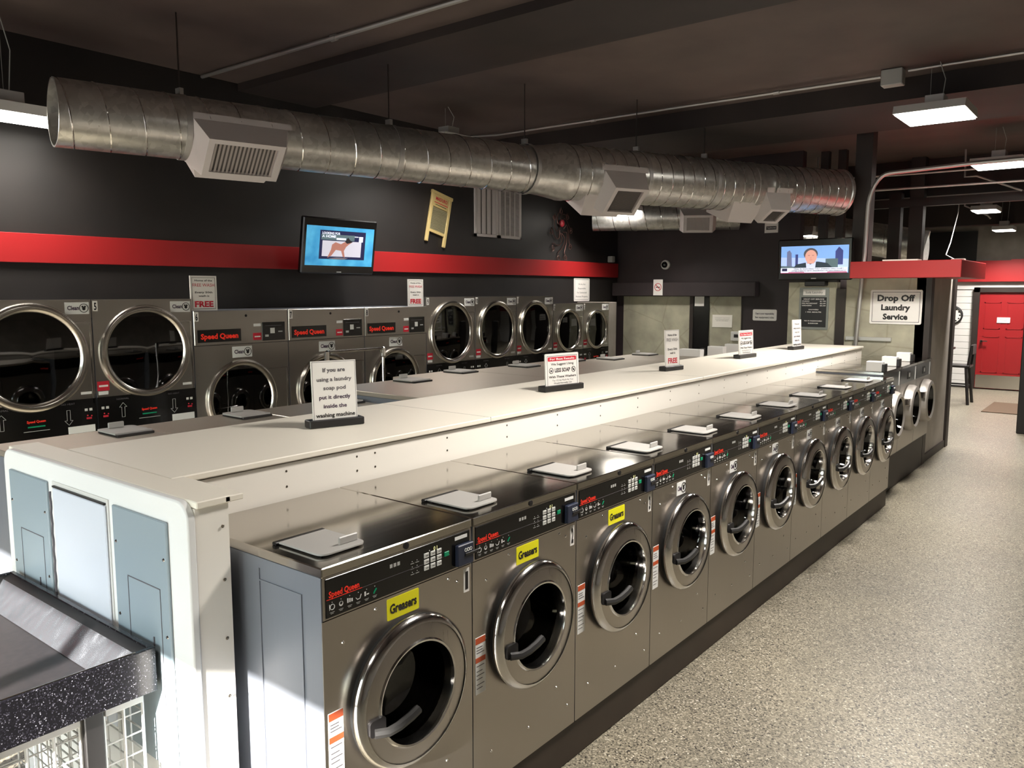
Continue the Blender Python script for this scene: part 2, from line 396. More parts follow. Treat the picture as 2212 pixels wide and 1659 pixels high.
# ------------------------------------------------------------------ door at the far end
dr = MB().box((XB-.07, .05, .02), (XB-.02, .93, 2.0), 'red_door'); 
for (a, b, c, d) in ((.14, .44, 1.25, 1.8), (.54, .84, 1.25, 1.8), (.14, .44, .35, 1.1), (.54, .84, .35, 1.1)):
    for p, q in (((XB-.078, a, c), (XB-.07, b, c+.02)), ((XB-.078, a, d-.02), (XB-.07, b, d)), ((XB-.078, a, c), (XB-.07, a+.02, d)), ((XB-.078, b-.02, c), (XB-.07, b, d))): dr.box(p, q, 'red_door')
d1 = struct(dr.build('door_1'))
mb = MB().box((XB-.12, .93, 0), (XB, 1.04, 2.1), 'dark_trim'); mb.box((XB-.12, -.06, 0), (XB, .05, 2.1), 'dark_trim'); mb.box((XB-.12, -.06, 2.0), (XB, 1.04, 2.1), 'dark_trim'); mb.build('door_frame', d1)
MB().box((XB-.085, .06, .03), (XB-.07, .92, .3), 'satin_chrome').build('kick_plate', d1)
mb = MB().cyl((XB-.07, .85, 1.0), (XB-.15, .85, 1.0), .025, 'chrome'); mb.box((XB-.15, .74, .99), (XB-.135, .86, 1.01), 'chrome'); mb.build('door_handle', d1)
mb = MB().box((XB-.086, .37, 1.38), (XB-.078, .60, 1.49), 'sign_white'); mb.box((XB-.088, .42, 1.42), (XB-.086, .55, 1.425), 'ink'); mb.box((XB-.088, .41, 1.45), (XB-.086, .56, 1.455), 'ink')
tag(mb.build('door_sign'), 'small white notice on the red door at the far end', 'sign')

# ------------------------------------------------------------------ near row of washers
W = .66; D = .72; BZ = .178; H = 1.226
tag(MB().box((0.0, .012, 0), (10*W, D, BZ-.002), 'plinth_brown', .004).build('plinth'), 'long dark brown plinth under the near row of washers, seen above the speckled floor', 'plinth')
def door_parts(t, cx, cz, y, r, s=1.0, style='washer'):
    """porthole door facing -y centred cx,cz on plane y"""
    if style == 'washer':
        MB().lathe([(r*.96, 0), (r*.96, .016), (r*.80, .016)], (cx, y, cz), NY, 'dark_rubber', 48).build('door_gasket', t)
        d = MB().lathe([(r*.94, .014), (r*.985, .018), (r, .026), (r*.995, .036), (r*.96, .046), (r*.91, .052), (r*.70, .055), (r*.685, .056)], (cx, y, cz), NY, 'steel_front', 64).build('door', t)
        MB().lathe([(r*.995, .024), (r*1.004, .030), (r*.985, .042), (r*.93, .0525), (r*.90, .0545)], (cx, y, cz), NY, 'chrome', 64).build('outer_rim', d)
        MB().lathe([(r*.70, .055), (r*.68, .060), (r*.655, .058), (r*.64, .045), (r*.625, .01), (r*.60, -.02)], (cx, y, cz), NY, 'chrome', 64).build('inner_rim', d)
        MB().lathe([(r*.63, .020), (r*.60, -.005), (r*.56, -.05), (r*.48, -.085), (r*.3, -.10), (.001, -.104)], (cx, y, cz), NY, 'door_glass', 48).build('door_glass', d)
        return d
    d = MB().lathe([(r*1.0, 0), (r*1.01, .015), (r*.99, .03), (r*.95, .038), (r*.90, .036), (r*.86, .026), (r*.84, .012)], (cx, y, cz), NY, 'satin_chrome', 64).build('door', t)
    MB().lathe([(r*.85, .014), (r*.6, .02), (.001, .022)], (cx, y, cz), NY, 'dryer_glass', 48).build('door_glass', d)
    return d
def sticker_clean(t, x0, x1, z0, z1, y, name='sticker'):
    mb = MB().box((x0, y-.0012, z0), (x1, y, z1), 'white_print'); w_ = x1-x0; h = z1-z0
    mb.text('Clean', (x0+w_*.34, y-.0012, z0+h*.36), X, Z, h*.34, 'ink_purple', w_*.48, bold=.03)
    c = (x0+w_*.78, y-.0012, z0+h*.5); mb.ring(c, h*.38, h*.05, NY, 'ink'); rr = h*.14
    for dx, dz, a in ((0, -.05, 1.), (-.1, .12, .6), (.1, .12, .6)): mb.disc((c[0]+dx*h, c[1]-.0004, c[2]+dz*h), rr*a, NY, 'ink', 12)
    return mb.build(name, t)
def sticker_greasers(t):
    mb = MB(); mb.prism(rrect(.252, .392, .984, 1.054, .004), (0, .0, 0), X, Z, (0, -.0012, 0), 'yellow_label')
    mb.text('Greasers', (.322, -.0012, 1.004), X, Z, .030, 'ink', .118, bold=.035); return mb.build('sticker', t)
def number_tag(t, n, x=.613, z=1.008):
    mb = MB().box((x, -.0014, z-.04), (x+.028, 0, z+.045), 'sign_white'); mb.text(str(n), (x+.014, -.0014, z-.026), X, Z, .058, 'ink', .023 if len(str(n)) > 1 else .015, bold=.05); return mb.build('number_tag', t)
def washer(label):
    t = thing('washing_machine', label, 'washing machine', (0, 0, BZ), 0, 'stainless washers in the near row')
    w, d, h = W-.005, D, H-BZ; cx, cz, r = .335, .556, .25
    b = MB(); b.plate_hole(.004, w-.004, .004, h-.163, cx, cz, r*.8, 0, 'steel_front')
    b.box((0.0, .002, 0), (.004, d, h-.03), 'steel_side'); b.box((w-.004, .002, 0), (w, d, h-.03), 'steel_side'); b.box((0, d-.01, 0), (w, d, h-.03), 'steel_side')
    b.box((0, .0, 0), (w, .012, .004), 'steel_front'); b.box((.0, 0, 0), (.004, .0025, h-.163), 'steel_front'); b.box((w-.004, 0, 0), (w, .0025, h-.163), 'steel_front')
    # pressed rectangle on the side
    for p, q in (((-.0035, .09, .10), (0, .094, .945)), ((-.0035, .30, .10), (0, .304, .985)), ((-.0035, .09, .945), (0, .304, .95)), ((-.003, .47, .05), (0, .473, .95))): b.box(p, q, 'steel_side')
    b.build('body', t)
    MB().lathe([(r*.80, .0), (r*.78, -.04), (.24, -.07), (.24, -.45), (.001, -.45)], (cx, 0, cz), NY, 'drum_dark', 40).build('drum', t)
    m_ = MB().box((0, -.004, h-.030), (w, d, h), 'steel_top', .003); m_.build('top_panel', t)
    MB().lathe([(.011, 0), (.011, .003), (.008, .004), (.001, .004)], (.335, -.004, h-.016), NY, 'ink', 16).build('top_lock', t)
    c = MB().box((.004, .0, h-.160), (w-.004, .01, h-.031), 'steel_front'); c.box((.014, -.003, h-.155), (w-.012, 0, h-.036), 'black_gloss', .002)
    c.box((.016, -.0038, h-.1), (.15, -.003, h-.0985), 'brand_red'); c.box((.15, -.0038, h-.1), (.54, -.003, h-.099), 'grey_ink')
    c = c.build('control_panel', t)
    k = MB()
    for i in range(3):
        for j in range(3): k.box((.415+i*.030, -.0065, h-.122+j*.021), (.437+i*.030, -.003, h-.106+j*.021), 'key_white', .001); k.box((.417+i*.030+.004, -.0068, h-.115+j*.021), (.434+i*.030, -.0065, h-.113+j*.021), 'ink')
    k.box((.512, -.0065, h-.10), (.534, -.003, h-.084), 'green_key', .001); k.build('keypad', c)
    k = MB(); k.text('Speed Queen', (.024, -.0031, h-.094), X, Z, .018, 'brand_red', .115, 'L', .03); k.build('lettering', c); k = MB()
    for i in range(3): k.box((.265+i*.016, -.0033, h-.072), (.276+i*.016, -.003, h-.06), 'grey_plastic')
    for i in range(6):
        x = .036+i*.033; z = h-.124
        if i == 0: k.ring((x, -.003, z), .009, .0015, NY, 'white_print', 12); k.box((x-.011, -.0033, z-.009), (x-.009, -.003, z+.009), 'white_print')
        elif i == 1: k.disc((x, -.003, z), .008, NY, 'white_print', 8, .0004); k.disc((x, -.0034, z+.002), .005, NY, 'ink', 8, .0003)
        elif i == 2:
            for q in range(3): k.box((x-.010+q*.008, -.0033, z-.006), (x-.005+q*.008, -.003, z+.008-q*.002), 'white_print')
        elif i == 3: k.tube([(x-.010, -.0032, z), (x-.004, -.0032, z-.007), (x+.006, -.0032, z-.006), (x+.011, -.0032, z+.006)], .0012, 'white_print', 4)
        elif i == 4: k.box((x-.009, -.0033, z-.006), (x-.003, -.003, z+.008), 'white_print'); k.box((x, -.0033, z-.004), (x+.009, -.003, z), 'white_print')
        else: k.tube([(x-.006, -.0032, z-.008), (x, -.0032, z), (x+.006, -.0032, z+.006)], .0028, 'green_key', 4)
        k.box((x-.009, -.0032, z-.017), (x+.008, -.003, z-.0155), 'grey_plastic'); k.box((x-.006, -.0032, z-.021), (x+.005, -.003, z-.0195), 'grey_plastic'); k.disc((x, -.003, z+.014), .0015, NY, 'white_print', 6, .0004)
    for i in range(2):
        for j in range(3): k.box((.355+i*.022, -.0032, h-.12+j*.018), (.371+i*.022, -.003, h-.118+j*.018), 'grey_plastic'); k.disc((.362+i*.022, -.003, h-.112+j*.018), .0015, NY, 'white_print', 6, .0004)
    k.build('cycle_icons', c); k = MB(); k.text('0', (.465, -.0033, h-.064), X, Z, .013, 'led'); k.text('1', (.477, -.0033, h-.064), X, Z, .013, 'led'); k.disc((.442, -.003, h-.060), .0022, NY, 'white_print', 8, .0004); k.build('display', c)
    k = MB().box((.565, -.020, h-.150), (.646, -.003, h-.075), 'blue_box', .003); k.box((.60, -.024, h-.118), (.668, -.016, h-.107), 'black_plastic', .001)
    for i in range(3): k.ring((.603+i*.013, -.0202, h-.096), .0065, .002, NY, 'white_print', 12)
    k.box((.566, -.0042, h-.058), (.628, -.003, h-.046), 'white_print'); k.build('card_reader', c)
    dr = door_parts(t, cx, cz, 0, r)
    hn = MB(); hn.prism(rrect(-.032, .032, -.026, .026, .012), (cx-.185, -.05, cz-.035), X, Z, (0, -.014, 0), 'black_plastic')
    hn.tube([(cx-.20, -.064, cz-.05), (cx-.165, -.088, cz-.05), (cx-.13, -.096, cz-.044), (cx-.08, -.097, cz-.034), (cx-.045, -.096, cz-.024)], .015, 'grey_handle', 8)
    hn.build('handle', dr)
    sc = MB()
    for dz in (.0, .022, .072, .094): sc.lathe([(.006, 0), (.005, .003), (.001, .0035)], (w-.075, 0, cz+.05-dz), NY, 'chrome', 10)
    for x, z in ((.075, .80), (.205, .862), (.58, .84), (.535, .862), (.52, .21), (.10, .13), (.60, .10), (.33, .12)): sc.lathe([(.006, 0), (.0045, .003), (.001, .0035)], (x, 0, z), NY, 'chrome', 10)
    sc.build('screws', t)
    k = MB().box((.012, -.0014, .385), (.068, 0, .60), 'white_print')
    k.box((.013, -.0018, .575), (.067, -.0014, .598), 'orange_print'); k.box((.013, -.0018, .505), (.067, -.0014, .524), 'orange_print')
    for z in (.56, .55, .54, .49, .47, .455, .44, .42, .405): k.box((.018, -.0018, z), (.06-.01*(z*100 % 3 > 1), -.0014, z+.003), 'grey_ink')
    k.build('warning_label', t)
    z = h; k = MB().prism(rrect(.055, .235, .065, .275, .03, 5, (1, 1, 0, 0) if False else (0, 0, 1, 1)), (0, 0, z+.005), X, Y, (0, 0, .006), 'lid_grey')
    k.box((.045, .278, z), (.24, .296, z+.010), 'black_plastic', .002); k.box((.07, .085, z), (.215, .265, z+.006), 'black_plastic')
    ld = k.build('soap_lid', t, bevel=.002)
    MB().box((.15, .098, z+.010), (.225, .106, z+.036), 'lid_grey', .003).build('lid_grip', ld)
    return t
names = ['first', '2', '3', '4', '5', '6', '7', '8', '9', '10']
def wl(i):
    if i < 3: return 'near-row stainless front-load washer numbered %d, yellow Greasers sticker above its door' % (i+1)
    return 'near-row stainless front-load washer numbered %d, white Clean sticker above its door' % (i+1)
base = washer(wl(0))
ws = [base]
for i in range(1, 10): ws.append(dup(base, (i*W, 0, BZ), wl(i)))
for i, t in enumerate(ws):
    b = None
    if i < 3:
        if i == 0: g0 = sticker_greasers(t); g0.location = (0, 0, -BZ)
        else: c = g0.copy(); COL.objects.link(c); c.parent = t
    else:
        if i == 3: s0 = sticker_clean(t, .25, .345, .984-BZ, 1.052-BZ, 0)
        else: c = s0.copy(); COL.objects.link(c); c.parent = t
    number_tag(t, i+1, .613, 1.008-BZ)

# ------------------------------------------------------------------ three larger washers at the far end of the near row
def big_washer(label, loc, w=.705, d=.62, z0=.39, z1=1.262, rr=.24, face=1, grp='larger washers by the drop off wall'):
    t = thing('large_washing_machine', label, 'washing machine', loc, 0 if face > 0 else pi, grp)
    h = z1-z0; cx, cz = w/2, .42; w -= .006
    b = MB(); b.plate_hole(0, w, 0, h-.18, cx, cz, rr*.8, 0, 'steel_front'); b.box((0, .001, 0), (.006, d, h-.03), 'steel_side'); b.box((w-.006, .001, 0), (w, d, h-.03), 'steel_side'); b.box((0, d-.01, 0), (w, d, h-.03), 'steel_side'); b.box((0, 0, 0), (w, d, .004), 'steel_side')
    b.build('body', t)
    MB().lathe([(rr*.80, .0), (.22, -.05), (.22, -.4), (.001, -.4)], (cx, 0, cz), NY, 'drum_dark', 40).build('drum', t)
    MB().box((0, -.006, h-.028), (w, d, h), 'steel_top', .003).build('top_panel', t)
    c = MB().box((0, 0, h-.18), (w, .01, h-.028), 'black_gloss').build('control_panel', t)
    k = MB().box((.30, -.004, h-.15), (.40, 0, h-.07), 'black_plastic'); k.box((.34, -.005, h-.13), (.38, -.004, h-.09), 'key_white'); k.box((w-.07, -.003, h-.18), (w-.045, 0, h-.04), 'white_print'); k.build('display', c)
    dd = MB().lathe([(rr*.9, 0), (rr, .01), (rr*1.0, .05), (rr*.93, .085), (rr*.80, .095), (rr*.72, .08)], (cx, 0, cz), NY, 'cast_grey', 56).build('door', t)
    MB().lathe([(rr*.73, .08), (rr*.68, .03), (rr*.62, -.04), (rr*.3, -.07), (.001, -.075)], (cx, 0, cz), NY, 'door_glass', 40).build('door_glass', dd)
    MB().box((cx-rr*1.08, -.075, cz+.05), (cx-rr*.8, -.01, cz+.12), 'chrome', .006).build('latch', dd)
    return t
BW = .708
b0 = big_washer('larger washer next to washer numbered 10, standing higher than the row', (6.62, .1, .39))
b1 = dup(b0, (6.62+BW, .1, .39), 'larger washer in the middle of the three by the drop off wall'); b2 = dup(b0, (6.62+2*BW, .1, .39), 'larger washer against the dark post of the drop off wall')
tag(MB().box((6.605, .14, 0), (6.62+3*BW, .70, .388), 'dark_trim', .004).build('plinth'), 'tall dark plinth under the three larger washers by the drop off wall', 'plinth')
def wbox(x, y, z, label, grp):
    t = thing('coin_box', label, 'box', (x, y, z), 0, grp)
    MB().box((0, 0, 0), (.10, .14, .095), 'white_paint', .004).build('casing', t)
    MB().box((.0, -.03, 0), (.09, -.001, .075), 'black_plastic', .004).build('bracket', t)
for k, (x, y, nm) in enumerate(((6.64, .12, 'nearest'), (7.33, .15, 'middle'), (8.02, .17, 'farthest'))): wbox(x, y, 1.2625, 'small white box on the %s larger washer, before the drop off wall' % nm, 'white boxes on the larger washers')

# ------------------------------------------------------------------ central bulkhead
BX0, BX1, BY0, BY1, BT = -.049, 8.27, .735, 1.50, 1.395
t = thing('bulkhead', 'long white laminate bulkhead running between the two washer rows', 'bulkhead', (0, 0, 0))
struct_mb = MB().box((BX0, BY0, 0), (BX1, BY1, BT-.032), 'white_laminate'); struct_mb.build('side_panels', t)
mb = MB().box((BX0, BY0-.018, BT-.024), (BX1+.01, BY1+.018, BT), 'white_laminate_top', .004); mb.build('top_board', t)
mb = MB().box((.02, BY0-.004, BT-.030), (BX1, BY1+.004, BT-.0245), 'screw'); mb.build('trim_gap', t)
for x in (1.62, 4.05, 6.5): MB().box((x, BY0-.0182, BT-.023), (x+.002, BY1, BT+.0004), 'screw').build('joint', t)
sx = []
x = .42
while x < 8.2:
    sx.append(x); x += .45
sx += [.75+.02]
for i, x in enumerate(sx):
    for z in (BT-.062, BT-.122): MB().lathe([(.005, 0), (.004, .002), (.001, .0025)], (x, BY0, z), NY, 'screw', 8).build('screw', t)
t = thing('bulkhead_end_cap', 'white end cabinet of the bulkhead with grey electric panels, nearest the folding table', 'cabinet', (0, 0, 0))
C0, C1, CX0, CX1 = .375, 1.765, -.19, -.05
body = MB().prism(rrect(C0, C1, 0, BT-.001, .06, 8, (1, 1, 0, 0)), (CX0, 0, 0), Y, Z, (.028, 0, 0), 'cap_white')
body.build('front_panel', t, bevel=.006)
MB().box((CX0+.028, C0+.004, 0), (CX1-.001, C1-.004, BT-.024), 'white_laminate').build('body', t)
MB().box((CX0+.026, C0-.012, BT-.022), (CX1-.001, C1+.012, BT), 'white_laminate_top', .003).build('top_board', t)
MB().box((CX1-.02, C0-.012, BT-.021), (CX1+.045, BY0-.02, BT-.001), 'white_laminate_top', .003).build('top_lip', t)
for z in (1.30, 1.13, .94, .75): MB().lathe([(.006, 0), (.004, .002), (.001, .0025)], (CX1-.025, C0, z), NY, 'screw', 8).build('screw', t)
def epanel(y0, y1, z0, z1):
    p = MB().box((CX0-.010, y0, z0), (CX0, y1, z1), 'electric_grey', .003); p = p.build('electric_panel', t)
    q = MB(); a, b, c, d = y0+.05, y1-.09, z0+.2, z1-.22
    for A, B in (((CX0-.0115, a, d-.003), (CX0-.010, b, d)), ((CX0-.0115, a, c), (CX0-.010, a+.002, d)), ((CX0-.0115, b, c), (CX0-.010, b+.002, d)), ((CX0-.0125, a+.05, (c+d)/2), (CX0-.010, a+.056, (c+d)/2+.03))): q.box(A, B, 'grey_ink')
    q.build('panel_door', p)
    for yy, zz in ((y0+.02, z1-.12), (y1-.02, z1-.12), (y0+.02, z0+.45), (y1-.02, z0+.45)): MB().lathe([(.006, 0), (.004, .003), (.001, .0035)], (CX0-.010, yy, zz), NX, 'chrome', 8).build('screw', p)
epanel(1.345, 1.69, .5, 1.318); epanel(.485, .83, .5, 1.318)
MB().box((CX0-.004, .868, .5), (CX0, 1.303, 1.326), 'white_paint').build('door_frame', t)
dd = MB().box((CX0-.012, .878, .52), (CX0-.004, 1.285, 1.305), 'electric_white', .003).build('cabinet_door', t)
MB().box((CX0-.0125, .882, 1.307), (CX0-.004, 1.285, 1.313), 'ink').build('door_shadow_gap', t)
MB().tube([(CX0-.016, 1.293+.003*sin(z*90), z) for z in [1.29-.02*k for k in range(38)]], .004, 'grey_ink', 6).build('hinge', t)

# ------------------------------------------------------------------ far row of washers (faces the dryers)
def far_washer(label, x0, x1, yf, z1, lidx=None, flat=True, grp='washers in the far row behind the bulkhead'):
    """faces +y"""
    w = x1-x0-.006
    t = thing('washing_machine', label, 'washing machine', (x1-.003, yf, 0), pi, grp); d = yf-1.525
    b = MB(); cx, cz, r = w/2, .72, .25; b.plate_hole(0, w, .15, z1-.18, cx, cz, r*.8, 0, 'steel_front'); b.box((0, .001, .15), (.006, d, z1-.03), 'steel_side'); b.box((w-.006, .001, .15), (w, d, z1-.03), 'steel_side'); b.box((0, d-.008, .15), (w, d, z1-.03), 'steel_side'); b.box((.01, .02, 0), (w-.01, d, .15), 'plinth_brown')
    b.build('body', t); MB().lathe([(r*.80, 0), (r*.8, -.4), (.001, -.4)], (cx, 0, cz), NY, 'drum_dark', 32).build('drum', t)
    MB().box((0, -.004, z1-.03), (w, d, z1), 'steel_top_far', .003).build('top_panel', t)
    c = MB().box((0, -.003, z1-.18), (w, .01, z1-.031), 'black_gloss').build('control_panel', t); MB().text('Speed Queen', (.03, -.0035, z1-.12), X, Z, .018, 'brand_red', .115, 'L', .03).build('lettering', c)
    door_parts(t, cx, cz, 0, r)
    if not flat: return t
    lx = .03; k = MB().prism(rrect(lx, lx+.19, .05, .26, .03, 5, (0, 0, 1, 1)), (0, 0, z1+.010), X, Y, (0, 0, .008), 'lid_grey'); k.box((lx, .262, z1), (lx+.19, .283, z1+.012), 'black_plastic', .002); k.box((lx+.006, .055, z1), (lx+.18, .26, z1+.010), 'black_plastic')
    ld = k.build('soap_lid', t); MB().box((lx+.06, .075, z1+.018), (lx+.14, .087, z1+.048), 'lid_grey', .003).build('lid_grip', ld)
    return t
far_washer('far-row low washer behind the white end cabinet, its soap lid below dryer numbered 5', -.04, .66, 2.41, 1.30)
far_washer('far-row low washer with a soap lid in front of dryer numbered 6', .66, 1.365, 2.41, 1.30)
far_washer('far-row low washer partly hidden by the soap pod sign', 1.365, 2.07, 2.41, 1.30)
far_washer('far-row taller washer right of the soap pod sign, its steel side lit blue', 2.075, 2.83, 2.54, 1.365)
fx = 2.835
fl = ['far-row washer with its soap lid in front of dryer numbered 10', 'far-row washer behind the less soap sign nearest the camera', 'far-row washer right of the nearest less soap sign', 'far-row washer left of the FREE wash sign on the bulkhead', 'far-row washer behind the FREE wash sign on the bulkhead']
for k in range(5): far_washer(fl[k], fx+k*.72, fx+(k+1)*.72, 2.72 if k < 1 else 2.62, 1.362 if k < 3 else 1.33)
for k in range(3):
    x0 = 6.46+k*.62
    far_washer(['nearest', 'middle', 'farthest'][k]+' of the three far-row washers with white boxes on top, by the mottled wall', x0, x0+.61, 2.42, 1.24, flat=False)
for k, (x, nm) in enumerate(((7.0, 'biggest, leftmost'), (7.62, 'middle'), (8.12, 'rightmost, half hidden'))):
    t = thing('coin_box', '%s white box on the far washer row' % nm, 'box', (x, 2.13, 1.2415), 0, 'white boxes on the far row')
    MB().box((0, 0, 0), (.10, .26 if k == 0 else .2, .12), 'white_paint', .004).build('casing', t); MB().box((0, .262, .0), (.08, .30, .09), 'black_plastic', .004).build('bracket', t)

# ------------------------------------------------------------------ sign stands on the bulkhead
def sign_text(mb, lines, w, h, y, thick=0):
    for (txt, zf, hf, wf, mt_, bd) in lines: mb.text(txt, (0, y, h*zf), X, Z, h*hf, mt_, w*wf, bold=bd)
POD = [('If you are', .82, .062, .50, 'grey_ink', .03), ('using a laundry', .67, .062, .78, 'grey_ink', .02), ('soap pod', .53, .062, .50, 'grey_ink', .02), ('put it directly', .38, .062, .70, 'ink_purple', .02), ('inside the', .235, .062, .52, 'ink_purple', .02), ('washing machine', .09, .062, .88, 'ink', .025)]
FREE = [('Home of the', .84, .055, .62, 'ink', .02), ('FREE WASH', .70, .085, .80, 'grey_ink', .0), ('Every 50th', .47, .055, .66, 'ink', .02), ('wash is', .37, .055, .36, 'ink', .02), ('FREE', .13, .13, .66, 'red_ink', .03)]
SOAP = [('We Suggest Using', .66, .065, .68, 'ink', .01), ('LESS SOAP', .455, .11, .46, 'ink', .03), ('With These Washers', .29, .065, .82, 'ink', .02), ('Try 1/2 As Much As You', .19, .05, .62, 'ink', .0), ('Would Normally Use', .11, .05, .54, 'ink', .0)]
def stand(label, x, y, rz, w, h, kind):
    t = thing('sign_stand', label, 'sign', (x, y, BT+.001), rz, 'sign stands along the bulkhead')
    MB().box((-w/2-.025, -.035, 0), (w/2+.025, .035, .036), 'black_plastic', .004).build('base', t)
    p = MB(); p.M = Matrix.Translation((0, -.01, .02)) @ Matrix.Rotation(R(-3), 4, 'X'); p.prism(rrect(-w/2, w/2, 0, h, .008 if kind == 'soap' else .001, 4), (0, .004, 0), X, Z, (0, -.008, 0), 'sign_white'); p = p.build('sign_panel', t)
    q = MB(); q.M = Matrix.Translation((0, -.01, .02)) @ Matrix.Rotation(R(-3), 4, 'X'); y0 = -.0042
    def frame(m_, i, th): 
        for A, B in (((-w/2+i, y0-.0004, i), (w/2-i, y0, i+th)), ((-w/2+i, y0-.0004, h-i-th), (w/2-i, y0, h-i)), ((-w/2+i, y0-.0004, i), (-w/2+i+th, y0, h-i)), ((w/2-i-th, y0-.0004, i), (w/2-i, y0, h-i))): q.box(A, B, m_)
    frame('ink' if kind == 'soap' else 'grey_ink', .014 if kind == 'soap' else .004, .0025 if kind == 'soap' else .0015)
    if kind == 'soap':
        q.prism(rrect(-w/2+.022, w/2-.022, h*.78, h*.90, .006), (0, y0, 0), X, Z, (0, -.0006, 0), 'red_ink'); q.text('For Best Results', (0, y0-.0008, h*.81), X, Z, h*.06, 'sign_white', w*.74, bold=.02)
        for s in (-1, 1):
            c = (s*w*.335, y0, h*.505); q.ring(c, h*.085, .003, NY, 'ink'); q.box((c[0]-h*.035, y0-.001, c[2]-h*.035), (c[0]+h*.035, y0, c[2]+h*.02), 'grey_ink')
            if s > 0: q.tube([(c[0]-h*.06, y0-.001, c[2]+h*.06), (c[0]+h*.06, y0-.001, c[2]-h*.06)], .002, 'ink', 4)
        sign_text(q, SOAP, w, h, y0)
    else: sign_text(q, POD if kind == 'pod' else FREE, w, h, y0)
    q.build('lettering', p)
stand('white sign about laundry soap pods in a black base, nearest sign on the bulkhead', .975, 1.125, -.29, .218, .285, 'pod')
stand('white less soap sign with a red banner in a black base, the larger nearer one', 2.745, 1.075, -.16, .30, .215, 'soap')
stand('tall white FREE wash sign in a black base, middle of the bulkhead', 4.34, 1.125, -.14, .19, .30, 'free')
stand('less soap sign with a dark red banner in a black base, farther of the two', 5.86, 1.14, -.09, .28, .24, 'soap')
stand('narrow white soap pod sign in a black base, farthest on the bulkhead', 7.25, 1.14, -.13, .20, .30, 'pod')

# ------------------------------------------------------------------ dryers along the left wall
YD = 4.6
def stack_dryer(label, x0, x1, z1, rz_c, r, num, right_glass=None, zc=1.225):
    t = thing('tumble_dryer', label, 'tumble dryer', (x0, YD, 0), 0, 'tumble dryers along the left wall'); w = x1-x0-.008; cx = w/2; cz = rz_c
    b = MB(); b.plate_hole(0, w, zc, z1, cx, cz, r*.84, 0, 'steel_dryer'); b.box((0, .001, 0), (.005, .57, z1-.14), 'steel_side'); b.box((w-.005, .001, 0), (w, .57, z1-.14), 'steel_side'); b.box((0, .001, z1-.144), (w, .57, z1-.14), 'steel_side'); b.box((0, .001, z1-.14), (w, .05, z1), 'steel_dryer'); b.box((0, 0, .12), (w, .01, .62), 'steel_dryer'); b.box((0, .03, 0), (w, .05, .12), 'dark_trim'); b.build('body', t)
    MB().box((.005, 0, 1.19), (w-.005, .001, zc), 'steel_dryer').build('lower_strip', t)
    MB().lathe([(r*.84, 0), (r*.84, -.45), (.001, -.45)], (cx, 0, cz), NY, 'drum_dark', 40).build('drum', t)
    door_parts(t, cx, cz, 0, r, style='dryer')
    # door outline seam and hinge side
    s = MB(); s.box((cx+r*.7, -.0025, cz-r*.95), (w-.02, -.001, cz-r*.95+.004), 'chrome'); s.box((w-.022, -.004, cz-r*.95), (w-.014, 0, cz+r*.62), 'chrome'); s.box((cx+r*.7, -.0025, cz+r*.62), (w-.02, -.001, cz+r*.62+.004), 'chrome'); s.build('hinge', t)
    c = MB().box((0, -.004, .62), (w, 0, 1.19), 'black_gloss').build('control_panel', t)
    k = MB(); y = -.0045
    for s_, xx in ((1, w*.24), (-1, w*.76)):
        zb = 1.065; P = [(-.012, -.05), (.012, -.05), (.012, .03), (.03, .03), (0, .065), (-.03, .03), (-.012, .03)]; P = [(a, q*s_) for a, q in P]
        for (a, q), (a2, q2) in zip(P, P[1:]+P[:1]): k.tube([(xx+a, y, zb+q), (xx+a2, y, zb+q2)], .0016, 'grey_plastic', 4)
        k.build('arrow', c); k = MB()
        ex = w*.07 if s_ > 0 else w*.93
        for i in range(2): k.box((ex-.03+i*.035, y-.001, 1.095), (ex-.008+i*.035, y, 1.115), 'key_white')
        k.disc((ex-.01, y, 1.06), .006, NY, 'red_ink', 8); k.disc((ex+.02, y, 1.055), .006, NY, 'red_ink', 8); k.box((ex-.02, y-.001, 1.03), (ex+.02, y, 1.045), 'red_ink')
        k.build('keypad', c); k = MB(); k.text('NORMAL' if s_ > 0 else 'NO HEAT', (xx, y, 1.155), X, Z, .014, 'grey_ink', .10); k.build('lettering', c); k = MB()
    k.text('Speed Queen', (w*.5, y, 1.05), X, Z, .018, 'brand_red', .13, bold=.03); k.box((w*.5-.06, y-.0005, 1.015), (w*.5+.06, y, 1.025), 'green_key'); k.box((w*.5-.09, y-.001, .985), (w*.5+.09, y, .989), 'grey_plastic'); k.build('brand_print', c)
    q = MB().box((.008, -.0014, 1.24), (.10, 0, 1.315), 'red_ink'); q.box((.02, -.0018, 1.27), (.09, -.0014, 1.285), 'sign_white'); q.build('price_sticker', t); MB().box((.015, -.0014, 1.208), (.09, 0, 1.235), 'white_print').build('small_label', t); MB().box((w-.11, -.0014, 1.225), (w-.03, 0, 1.245), 'white_print').build('small_label', t)
    q = MB().box((.008, -.0014, z1-.09), (.045, 0, z1-.01), 'sign_white'); q.text(str(num), (.0265, -.0015, z1-.08), X, Z, .055, 'ink', .02 if num < 10 else .032, bold=.03); q.build('number_tag', t)
    sticker_clean(t, w-.19, w-.012, z1-.11, z1-.02, 0)
    MB().box((w-.22, -.006, .93), (w-.02, -.004, .985), 'white_print').build('lower_sticker', t)
    return t
stack_dryer('stacked dryer numbered 4 at the left edge, its glass reflecting the bright windows', .56, 1.449, 1.955, 1.53, .40, 4)
stack_dryer('stacked dryer numbered 5 left of the first FREE wash sign', 1.449, 2.284, 1.955, 1.535, .372, 5)
